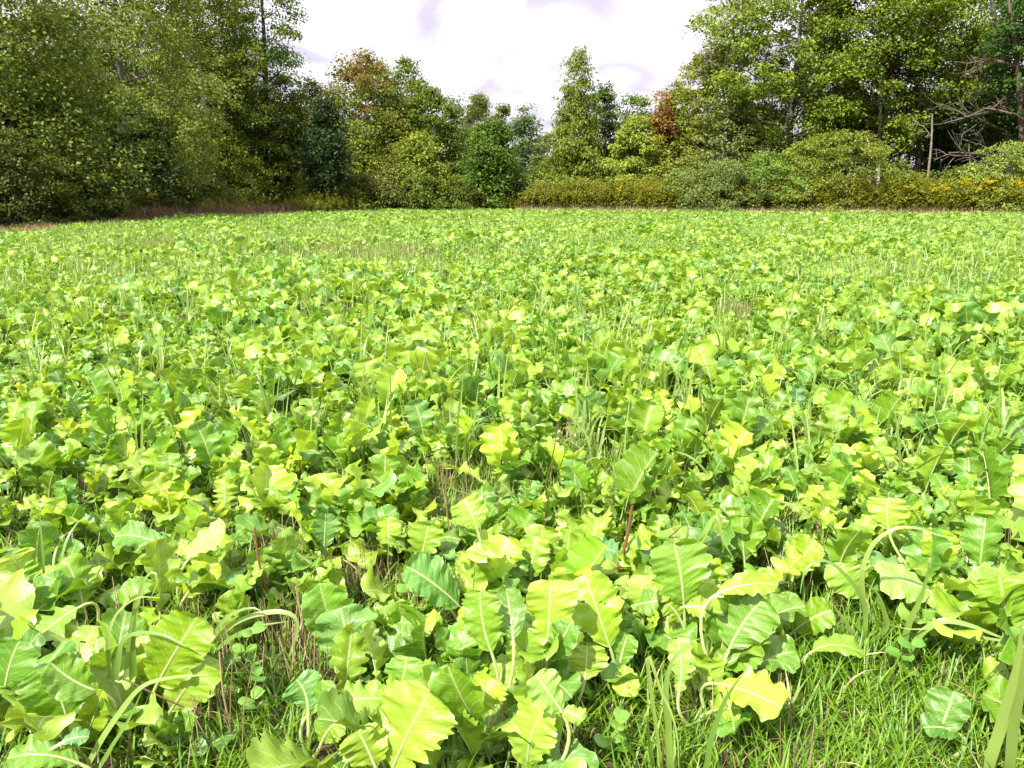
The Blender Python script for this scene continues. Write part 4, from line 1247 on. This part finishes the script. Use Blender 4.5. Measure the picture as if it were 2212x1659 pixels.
VB = []
for s in range(8):
    r = np.random.default_rng(800 + s)
    g = Geo()
    for q in range(r.integers(4, 8)):
        C, Nn = blade_line(r, r.uniform(0.28, 0.5), 9)
        V, F = ribbon(C, taper(len(C), r.uniform(0.010, 0.016)), Nn)
        az = r.random() * 6.28
        R_ = np.array([[math.cos(az), -math.sin(az), 0], [math.sin(az), math.cos(az), 0], [0, 0, 1]])
        g.add(V @ R_.T + r.normal(0, 0.02, 3) * np.array([1, 1, 0]), F, None, r.random() * 0.6)
    VB.append(hidden('tuft_shape', g.mesh('tuft_shape', [M_BLADE])))
parts = []
for (y0, y1, st, sd, p) in ((3.6, 16, 0.23, 21, 0.62), (16, 34, 0.29, 22, 0.75), (34, 57.5, 0.38, 23, 0.75)):
    X, Y, r = jitter_grid(st, y0, y1, sd, 3.0)
    dens = p * (0.65 + 0.6 * np.sin(X * 0.55 + 1) * np.sin(Y * 0.4)) + 0.3 * (crop_left(X, Y) < 0.6)
    k = (r.random(len(X)) < dens) & in_field(X, Y)
    parts.append(np.stack([X[k], Y[k], r.uniform(0.8, 1.2, k.sum())], -1))
PP = np.concatenate(parts)
r = np.random.default_rng(78)
scatter('cereal_grass', 'long cereal blades mixed through the brassica crop', 'grass', np.stack([PP[:, 0], PP[:, 1], np.full(len(PP), 0.004)], -1), r.random(len(PP)) * 6.28, PP[:, 2], r.integers(0, len(VB), len(PP)), VB, 0.1, 6)

# ------------------------------------------------------------------ fine grass, straw, stubble
VG = []
for s in range(6):
    r = np.random.default_rng(850 + s)
    g = Geo()
    for q in range(16):
        C, Nn = arch_line(r.uniform(0.06, 0.17), r.uniform(0.05, 0.7), r.uniform(0.6, 1.7), 5, 1.4)
        V, F = ribbon(C, taper(len(C), r.uniform(0.0032, 0.0062)), Nn, 0.2)
        az = r.random() * 6.28
        R_ = np.array([[math.cos(az), -math.sin(az), 0], [math.sin(az), math.cos(az), 0], [0, 0, 1]])
        g.add(V @ R_.T + r.normal(0, 0.03, 3) * np.array([1, 1, 0]), F, None, r.random() * 0.7, 1 if q == 3 and s % 2 == 0 else 0)
    VG.append(hidden('grass_shape', g.mesh('grass_shape', [M_GRASS, M_STRAW])))
parts = []
X, Y, r = jitter_grid(0.05, 1.5, 4.2, 31, 0.5)
px, py = to_px(X, Y)
dn = np.full(len(X), 0.42)
for (gx_, gy_, a_, b_, v_, kd) in GAPS:
    rr = ((px - gx_) / a_) ** 2 + ((py - gy_) / b_) ** 2
    dn = np.where(rr < 1.3, 0.85 if kd == 'grass' else 0.38, dn)
dn = np.where((px > 1350) & (py > 1380), np.maximum(dn, 0.75), dn)
dn = np.where((px > 300) & (px < 700) & (py > 1500), np.maximum(dn, 0.75), dn)
k = r.random(len(X)) < dn
parts.append(np.stack([X[k], Y[k], r.uniform(0.7, 1.25, k.sum())], -1))
X, Y, r = jitter_grid(0.11, 4.2, 13, 32, 0.8)
dn = 0.5 + 0.45 * (crop_left(X, Y) < 0.6)
k = (r.random(len(X)) < dn) & in_field(X, Y)
parts.append(np.stack([X[k], Y[k], r.uniform(0.8, 1.4, k.sum())], -1))
X, Y, r = jitter_grid(0.2, 13, 45, 33, 1.5)
k = (r.random(len(X)) < 0.75) & in_field(X, Y)
parts.append(np.stack([X[k], Y[k], r.uniform(1.0, 1.7, k.sum())], -1))
PP = np.concatenate(parts)
scatter('fine_grass', 'fine bright green grass growing between the brassica plants', 'grass', np.stack([PP[:, 0], PP[:, 1], np.full(len(PP), 0.004)], -1), r.random(len(PP)) * 6.28, PP[:, 2], r.integers(0, len(VG), len(PP)), VG, 0.1, 7)

VS = []
for s in range(8):                        # even: lying straw; odd: standing cut stubble
    r = np.random.default_rng(880 + s)
    g = Geo()
    for q in range(9):
        if s % 2 == 0:
            az, L = r.random() * 6.28, r.uniform(0.06, 0.2)
            d = np.array([math.cos(az), math.sin(az), r.normal(0.05, 0.12)])
            p = r.normal(0, 0.05, 3) * np.array([1, 1, 0]) + np.array([0, 0, r.uniform(0.004, 0.03)])
        else:
            L = r.uniform(0.07, 0.2)
            d = np.array([r.normal(0, 0.16), r.normal(0, 0.16), 1.0])
            p = r.normal(0, 0.045, 3) * np.array([1, 1, 0])
        P = np.stack([p, p + d * L * 0.5 + r.normal(0, 0.004, 3), p + d * L])
        P[:, 2] = np.maximum(P[:, 2], 0.003)
        g.add(*tube(P, [0.0014, 0.0013, 0.001], 4), tint=r.random())
    VS.append(hidden('straw_shape', g.mesh('straw_shape', [M_STRAW])))
parts = []
for (y0, y1, st, sd) in ((1.5, 4.5, 0.055, 41), (4.5, 12, 0.11, 42), (12, 30, 0.22, 43)):
    X, Y, r = jitter_grid(st, y0, y1, sd, 0.5)
    px, py = to_px(X, Y)
    dn = np.full(len(X), 0.022)
    kd_ = np.full(len(X), 0.85)
    for (gx_, gy_, a_, b_, v_, kd) in GAPS:
        rr = ((px - gx_) / a_) ** 2 + ((py - gy_) / b_) ** 2
        if kd == 'straw':
            dn = np.where(rr < 1.2, 0.55, dn)
            kd_ = np.where(rr < 1.2, 0.95, kd_)
        if kd == 'stubble':
            dn = np.where(rr < 1.1, 0.55 if y0 < 4.6 else 0.95, dn)
            kd_ = np.where(rr < 1.1, 0.2, kd_)
    k = (r.random(len(X)) < dn) & in_field(X, Y)
    idx = np.where(r.random(k.sum()) < kd_[k], 0, 1) + 2 * r.integers(0, 4, k.sum())
    parts.append(np.stack([X[k], Y[k], r.uniform(0.8, 1.3, k.sum()) * (1.0 if y0 < 5 else (1.25 if y0 < 12 else 1.8)), idx], -1))
PP = np.concatenate(parts)
scatter('straw', 'dry straw and cut stubble lying and standing in the crop gaps', 'straw', np.stack([PP[:, 0], PP[:, 1], np.full(len(PP), 0.004)], -1), r.random(len(PP)) * 6.28, PP[:, 2], PP[:, 3], VS, 0.05, 8)

# single stalks that stand out
STALKS = [('tall red brown dead stalk leaning right in the crop', 1325, 1262, 1366, 1092, 9, M_STALK), ('red brown broken stalk behind the dark gap at left', 582, 1300, 550, 1140, 6, M_STALK),
          ('thin dark stalk beside the broken red brown stalk', 606, 1240, 592, 1150, 5, M_STALK), ('pale straw stalk between the spoon shaped leaf and the stubble gap', 1138, 1250, 1158, 1168, 7, M_STRAW),
          ('slim pale straw stalk at the stubble gap', 975, 1190, 962, 1030, 5, M_STRAW), ('tall straw stalk right of the stubble gap', 1172, 1160, 1186, 1065, 4, M_STRAW),
          ('brown dry stalk crossing the yellow glowing leaf at lower left', 480, 1560, 258, 1462, 5, M_STRAW), ('upright brown stalk in the straw clearing', 500, 1580, 474, 1408, 5, M_STRAW),
          ('short white splinter of straw at the bottom left', 300, 1660, 280, 1596, 8, M_STRAW), ('dark stalk beside the blue green wavy leaf', 822, 1490, 810, 1380, 6, M_STRAW), ('brown stalk at the bottom right of the crinkled leaf', 1236, 1640, 1246, 1580, 4, M_STALK),
          ('curved thin brown twig by the tall pale leaf', 1372, 1235, 1470, 1140, 4, M_STALK)]
for q, (lb, bx, by, tx, ty, w, m) in enumerate(STALKS):
    r = np.random.default_rng(7700 + q)
    G = on_ground(bx, by + 25)
    B = at(bx, by, G[1] - 0.02)
    Tp = at(tx, ty, G[1] - 0.06)
    P = spline([G, B, (B + Tp) / 2 + r.normal(0, 0.006, 3), Tp], 9)
    o = thing('dead_stalk', lb, 'stalk', (G[0], G[1], 0.004))
    V, F = tube(P - np.array([G[0], G[1], 0.004]), np.linspace(1, 0.75, 9) * w / FPX * G[1] * 0.5, 6)
    link('stem', mk_mesh('stem', V, F, [m], None, {'tint': np.full(len(V), 0.4)}, True), o)

# pea seedlings with round paired leaflets
pr = np.random.default_rng(4)


def pea(label, px, py, h, rz, sd):
    r = np.random.default_rng(sd)
    G = on_ground(px, py)
    o = thing('pea_seedling', label, 'seedling', (G[0], G[1], 0.004), rz)
    P = spline([(0, 0, 0), (0.01, 0.0, h * 0.4), (-0.01, 0.01, h * 0.75), (0.01, -0.01, h)], 9)
    V, F = tube(P, 0.0016, 5)
    link('stem', mk_mesh('stem', V, F, [M_PEA], None, {'tint': np.full(len(V), 0.2)}, True), o)
    for zf_ in (0.45, 0.72, 1.0):
        for sd_ in (-1, 1):
            c0 = P[int(8 * zf_)]
            az = zf_ * 3.0 + (0 if sd_ > 0 else math.pi)
            L = r.uniform(0.032, 0.045)
            d = np.array([math.cos(az), math.sin(az), 0.25])
            C = bezier(c0, c0 + d * L * 0.6 + np.array([0, 0, 0.008]), c0 + d * L, 13)
            V, F, uv = blade_geo(r, C, np.broadcast_to(np.array([0, -0.3, 1.0]), C.shape), L * 0.85, lob=0, tooth=0.0, fold=0.15, wave=0.02, obov=0.5, base_w=0.05)
            l = link('leaflet', mk_mesh('leaflet', V, F, [M_PEA], uv, {'tint': np.full(len(V), r.random())}, True), o)
    return o


pea('pea seedling with round paired leaflets at the near edge of the straw clearing', 880, 1395, 0.20, 0.3, 1)
pea('pea seedling with round leaflets in the middle of the straw clearing', 545, 1480, 0.17, 1.0, 2)
pea('wet round leafed pea seedling in front of the straw clearing', 560, 1580, 0.16, 2.1, 3)
pea('small clover like seedling under the white edged blades', 520, 1425, 0.14, 2.8, 4)
pea('small seedling in the dark gap at left', 620, 1310, 0.13, 0.8, 5)
pea('wet round leafed seedling in the right part of the fine grass', 1945, 1490, 0.15, 0.2, 6)
pea('three leafed seedling at the bottom edge right of centre', 1325, 1665, 0.13, 1.4, 7)

# ------------------------------------------------------------------ weeds and dry grass along the wood
VW = []
for s in range(8):
    r = np.random.default_rng(910 + s)
    g = Geo()
    H = r.uniform(0.6, 1.15)
    for st_ in range(4):
        b = r.normal(0, 0.12, 3) * np.array([1, 1, 0])
        tp = b + np.array([r.normal(0, 0.15), r.normal(0, 0.15), H * r.uniform(0.7, 1)])
        P = bezier(b, (b + tp) / 2 + r.normal(0, 0.04, 3), tp, 5)
        g.add(*tube(P, np.linspace(0.006, 0.003, 5), 3), tint=0.1)
        for q in range(26):
            c = P[0] + (tp - P[0]) * r.uniform(0.12, 1.0)
            d = unit(np.array([r.normal(), r.normal(), r.uniform(-0.2, 0.5)]))
            L, w = r.uniform(0.06, 0.13), r.uniform(0.014, 0.03)
            sd_ = unit(np.cross(d, [0, 0, 1]))
            V = np.array([c, c + d * L * 0.45 - sd_ * w + [0, 0, 0.01], c + d * L - [0, 0, 0.02], c + d * L * 0.45 + sd_ * w + [0, 0, 0.01]])
            g.add(V, np.array([[0, 1, 2, 3]]), None, r.random() * 0.8)
    VW.append(hidden('weed_shape', g.mesh('weed_shape', [M_WEED], False)))


def dry_shapes(mat, seed, hmin, hmax, nb, lean):
    out = []
    for s in range(5):
        r = np.random.default_rng(seed + s)
        g = Geo()
        for q in range(nb):
            C, Nn = arch_line(r.uniform(hmin, hmax), r.uniform(0.02, lean), r.uniform(0.3, 1.5), 4, 1.8)
            V, F = ribbon(C, taper(5, r.uniform(0.008, 0.016)), Nn, 0.1)
            az = r.random() * 6.28
            R_ = np.array([[math.cos(az), -math.sin(az), 0], [math.sin(az), math.cos(az), 0], [0, 0, 1]])
            g.add(V @ R_.T + r.normal(0, 0.1, 3) * np.array([1, 1, 0]), F, None, r.random())
        out.append(hidden('dry_shape', g.mesh('dry_shape', [mat], False)))
    return out


VD = dry_shapes(M_DRY, 930, 0.22, 0.5, 14, 0.5)
VR = dry_shapes(M_RUST, 950, 0.4, 0.95, 18, 0.4)
r = np.random.default_rng(99)


def edge_pts(poly, n, w0, w1, seed):
    """points in a band outside the field edge: from w0 to w1 metres out, along the given (x, y) line with its outward side"""
    rr = np.random.default_rng(seed)
    pts = np.asarray(poly, float)
    seg = np.linalg.norm(np.diff(pts, axis=0), axis=1)
    cum = np.concatenate([[0], np.cumsum(seg)])
    u = rr.random(n) * cum[-1]
    k = np.clip(np.searchsorted(cum, u) - 1, 0, len(seg) - 1)
    f = ((u - cum[k]) / seg[k])[:, None]
    p = pts[k] * (1 - f) + pts[k + 1] * f
    d = unit(pts[k + 1] - pts[k])
    nrm = np.stack([-d[:, 1], d[:, 0]], -1)
    return p + nrm * rr.uniform(w0, w1, n)[:, None]


E_LEFT = [(-12.8, 50), (-16.2, 43), (-17.0, 36), (-16.4, 30), (-15.0, 22), (-15.4, 12)]
E_LEFT = E_LEFT[::-1]
E_FAR = [(-12.8, 50), (-9, 54.5), (-4, 57), (0.5, 57.5)]
E_RIGHT = [(0.5, 57.5), (7, 55), (14, 52.5), (22, 49.5), (30, 45.5), (37, 41.5)]
A = edge_pts(E_LEFT, 2600, -0.1, 4.2, 1)
scatter('dry_grass', 'brownish dry grass strip along the left field edge', 'dry grass', np.c_[A, np.zeros(len(A))], r.random(len(A)) * 6.28, r.uniform(0.6, 1.0, len(A)), r.integers(0, 5, len(A)), VD, 0.15, 9)
B1 = edge_pts([(-17.0, 36), (-16.2, 43), (-12.8, 50), (-10.5, 52.7), (-8.0, 55)], 900, 0.6, 3.0, 2)
B2 = edge_pts(E_RIGHT, 1100, 0.3, 1.8, 3)
B3 = edge_pts([(27, 47.2), (37, 41.5)], 220, 0.3, 2.2, 4)
A = np.r_[B1, B2, B3]
scatter('rusty_weeds', 'dark rust coloured dead weeds standing along the field edge', 'dead weeds', np.c_[A, np.zeros(len(A))], r.random(len(A)) * 6.28, r.uniform(0.7, 1.15, len(A)), r.integers(0, 5, len(A)), VR, 0.12, 10)
A = np.r_[edge_pts(E_RIGHT, 900, -0.9, 0.6, 5), edge_pts([(12, 53.2), (24, 48.5)], 350, -0.25, 0.5, 6)]
scatter('pale_dry_grass', 'pale bleached grass fringe along the right field edge', 'dry grass', np.c_[A, np.zeros(len(A))], r.random(len(A)) * 6.28, r.uniform(0.9, 1.5, len(A)), r.integers(0, 5, len(A)), dry_shapes(M_STRAW, 970, 0.2, 0.45, 12, 0.6), 0.15, 11)
A = np.r_[edge_pts(E_LEFT, 1300, 3.6, 6.5, 7), edge_pts(E_FAR, 900, 0.6, 3.0, 8), edge_pts(E_RIGHT, 5200, 0.9, 6.0, 9)]
scatter('weeds', 'mixed olive weeds growing before the trees', 'weeds', np.c_[A, np.zeros(len(A))], r.random(len(A)) * 6.28, r.uniform(0.75, 1.3, len(A)) * np.where(A[:, 0] > 0.5, 2.0, 1.15), r.integers(0, len(VW), len(A)), VW, 0.1, 12)
# dim undergrowth under the right wood
A = np.stack([r.uniform(15, 44, 1500), r.uniform(52, 70, 1500)], -1)
A = A[A[:, 1] > 62.5 - 0.30 * (A[:, 0] - 3)]
scatter('undergrowth', 'shaded green undergrowth between the trunks of the right wood', 'undergrowth', np.c_[A, np.zeros(len(A))], r.random(len(A)) * 6.28, r.uniform(1.2, 2.4, len(A)), r.integers(0, len(VW), len(A)), VW, 0.1, 13)

# goldenrod plants, one thing each
gm = []
for s in range(4):
    r = np.random.default_rng(990 + s)
    H = r.uniform(1.15, 1.4)
    st = Geo().add(*tube(bezier((0, 0, 0), (0.03, 0, H * 0.5), (r.normal(0, 0.08), r.normal(0, 0.08), H), 6), np.linspace(0.008, 0.004, 6), 4), tint=0.3)
    lv = Geo()
    for q in range(34):
        c = np.array([0, 0, r.uniform(0.15, 0.85) * H])
        d = unit(np.array([r.normal(), r.normal(), 0.3]))
        sd_ = unit(np.cross(d, [0, 0, 1]))
        L, w = r.uniform(0.09, 0.15), 0.018
        lv.add(np.array([c, c + d * L * 0.5 - sd_ * w, c + d * L - [0, 0, 0.03], c + d * L * 0.5 + sd_ * w]), np.array([[0, 1, 2, 3]]), None, r.random())
    fl = Geo()
    for q in range(9):
        az = r.random() * 6.28
        b0 = np.array([0, 0, H * r.uniform(0.82, 1.0)])
        e = b0 + np.array([math.cos(az) * 0.20, math.sin(az) * 0.20, r.uniform(0.02, 0.14)])
        B = bezier(b0, (b0 + e) / 2 + np.array([0, 0, 0.05]), e, 7)
        for p in B[1:]:
            for _ in range(3):
                c = p + r.normal(0, 0.014, 3)
                s_ = 0.022
                fl.add(np.array([c + [-s_, 0, 0], c + [0, -s_, s_], c + [s_, 0, 0], c + [0, s_, s_]]), np.array([[0, 1, 2, 3]]), None, r.random())
    gm.append((st.mesh('stem', [M_WEED], False), lv.mesh('foliage', [M_WEED], False), fl.mesh('flower_head', [M_GOLD], False)))
GOLD = [(1690, 418, 'under the bramble shrub'), (1720, 405, 'beside the bramble, second from left'), (1895, 418, 'below the big olive shrub'), (1930, 408, 'left of the thick trunk foot'), (1965, 398, 'at the foot of the thick trunk'),
        (1985, 420, 'low under the thick trunk'), (2015, 412, 'right of the thick trunk foot'), (2040, 402, 'between trunk and dark shrub'), (2050, 425, 'low before the dark shrub'), (2085, 395, 'tall before the dark shrub'),
        (2095, 415, 'brightest, below the leaning trunk'), (2110, 405, 'beside the brightest one'), (2142, 380, 'highest, against the vine shrub'), (2150, 412, 'below the vine shrub'), (2185, 418, 'at the right margin'),
        (1340, 405, 'below the pale bushy tree'), (1400, 402, 'right of the pale bushy tree foot'), (1145, 415, 'at the corner of the gap'), (720, 415, 'under the small dark tree'),
        (330, 418, 'in the shade at left'), (740, 422, 'right of the small dark tree'), (1640, 400, 'tallest before the bramble'), (1780, 420, 'low before the middle of the big olive shrub'), (1840, 405, 'before the right half of the big olive shrub'),
        (1560, 408, 'before the grey green shrub'), (2070, 430, 'lowest, left of the brightest one'), (2205, 400, 'half cut by the right margin')]
for q, (px, py, wh) in enumerate(GOLD):
    D = 55 if px > 600 else 40.0
    if px > 1100:
        for _ in range(12):
            D = 0.5 * D + 0.5 * (1.6 + float(np.interp((px - 1106) / FPX * D, [0.5, 7, 14, 22, 30, 36], [57.5, 55, 52.5, 49.5, 45.5, 42])))
    b = at(px, py, D)
    o = thing('goldenrod', 'yellow flowering goldenrod ' + wh, 'wildflower', (b[0], D, 0), q * 1.3, 'goldenrod along the field edge')
    s_ = max(0.75, min(1.8, b[2] / 1.25))
    o.scale = (max(s_, 1.15),) * 2 + (s_,)
    for nm, me in zip(('stem', 'foliage', 'flower_head'), gm[q % 4]):
        link(nm, me, o)

# ------------------------------------------------------------------ words for the near plants and tufts: look, then the nearest thing one can find
MARKS = [(*on_ground(px, py)[:2], nm) for px, py, nm in [
    (655, 1440, 'the straw clearing'), (1870, 1560, 'the fine grass patch'), (985, 1130, 'the stubble gap'), (1340, 1270, 'the tall red brown stalk'), (1480, 910, 'the far grass gap'), (620, 1220, 'the dark gap'),
    (720, 705, 'the small far lawn'), (240, 712, 'the small bare spot'), (1215, 985, 'the little straw hollow')]]
short = ['the pale toothed leaf', 'the spoon shaped leaf', 'the leaf with holes', 'the largest pale leaf', 'the yellow folded leaf', 'the broad crinkled leaf', 'the blue green wavy leaf', 'the large grey green leaf',
         'the half folded bluish leaf', 'the lobed pale plant', 'the narrow toothed leaf', 'the smooth oval leaf', 'the round leaf plant', 'the broad pale leaf', 'the glossy blue green plant', 'the glowing yellow leaf', 'the flat grey leaf',
         'the white cupped leaf', 'the round bluish leaf', 'the dazzling upturned leaf', 'the white edged leaf', 'the pale grey leaf', 'the dark veined leaf', 'the corner grey leaf', 'the half folded white leaf', 'the round toothed leaf',
         'the hooded pale leaf', 'the white midrib leaf', 'the bright crinkled leaf', 'the broad smooth leaf', 'the upright crinkled leaf', 'the cup shaped leaf', 'the yellow funnel leaf', 'the leaf sunk in grass', 'the arching glossy leaf',
         'the bright toothed leaf', 'the bluish leaf behind blades', 'the narrow yellow leaf', 'the dull grey leaf', 'the mid green toothed leaf']
MARKS += [(p[0], p[1], s) for p, s in zip(PLANTS, short)]
MARKS += [(t_.location[0], t_.location[1], 'the ' + t_['label'].split(' at ')[0].split(' sweeping')[0].split(' in front')[0].split(' over ')[0].split(' beside')[0].split(' between')[0].split(' crossing')[0].split(' under')[0].split(' by ')[0].split(' leaning')[0].split(' behind')[0]) for t_ in bpy.data.objects if t_.name.startswith(('dead_stalk', 'pea_seedling')) and t_.parent is None and 'label' in t_]
ORD = ['', 'second ', 'third ', 'fourth ', 'fifth ', 'sixth ', 'seventh ', 'eighth ', 'ninth ', 'tenth ', 'eleventh ', 'twelfth ', 'thirteenth ', 'fourteenth ', 'fifteenth ', 'sixteenth ', 'seventeenth ', 'eighteenth ', 'nineteenth ', 'twentieth ']


def name_by_place(items, noun):
    """items: (x, y, root, look); each gets the mark, side and rank that names it with the smallest rank"""
    ranks = {}
    for mi, (mx, my, nm) in enumerate(MARKS):
        for side in ('left of', 'right of', 'behind', 'before'):
            c = []
            for ii, it in enumerate(items):
                dx, dy = it[0] - mx, it[1] - my
                s = ('behind' if dy > 0 else 'before') if abs(dy) > abs(dx) else ('right of' if dx > 0 else 'left of')
                if s == side:
                    c.append((math.hypot(dx, dy), ii))
            for rk, (d, ii) in enumerate(sorted(c)):
                ranks.setdefault(ii, []).append((rk, d, nm, side))
    for ii, it in enumerate(items):
        rk, d, nm, side = min(x for x in ranks[ii] if len((it[3] + noun + x[2] + x[3]).split()) < 12)
        rank = ORD[rk] if rk < len(ORD) else f'{rk + 1}th '
        it[2]['label'] = f'{it[3]} {noun}, {rank}nearest {side} {nm}'.strip()


items = []
for (x, y, root, nl, size, ti) in auto:
    sz = 'small' if size < 0.62 else ('large' if size > 0.84 else 'medium')
    items.append((x, y, root, f'{sz} {TONES[ti][0]}'))
name_by_place(items, 'brassica plant')
name_by_place([(x, y, t_, f'{"dense" if nb > 4 else "thin"} upright') for (x, y, t_, nb) in tufts], 'cereal tuft')
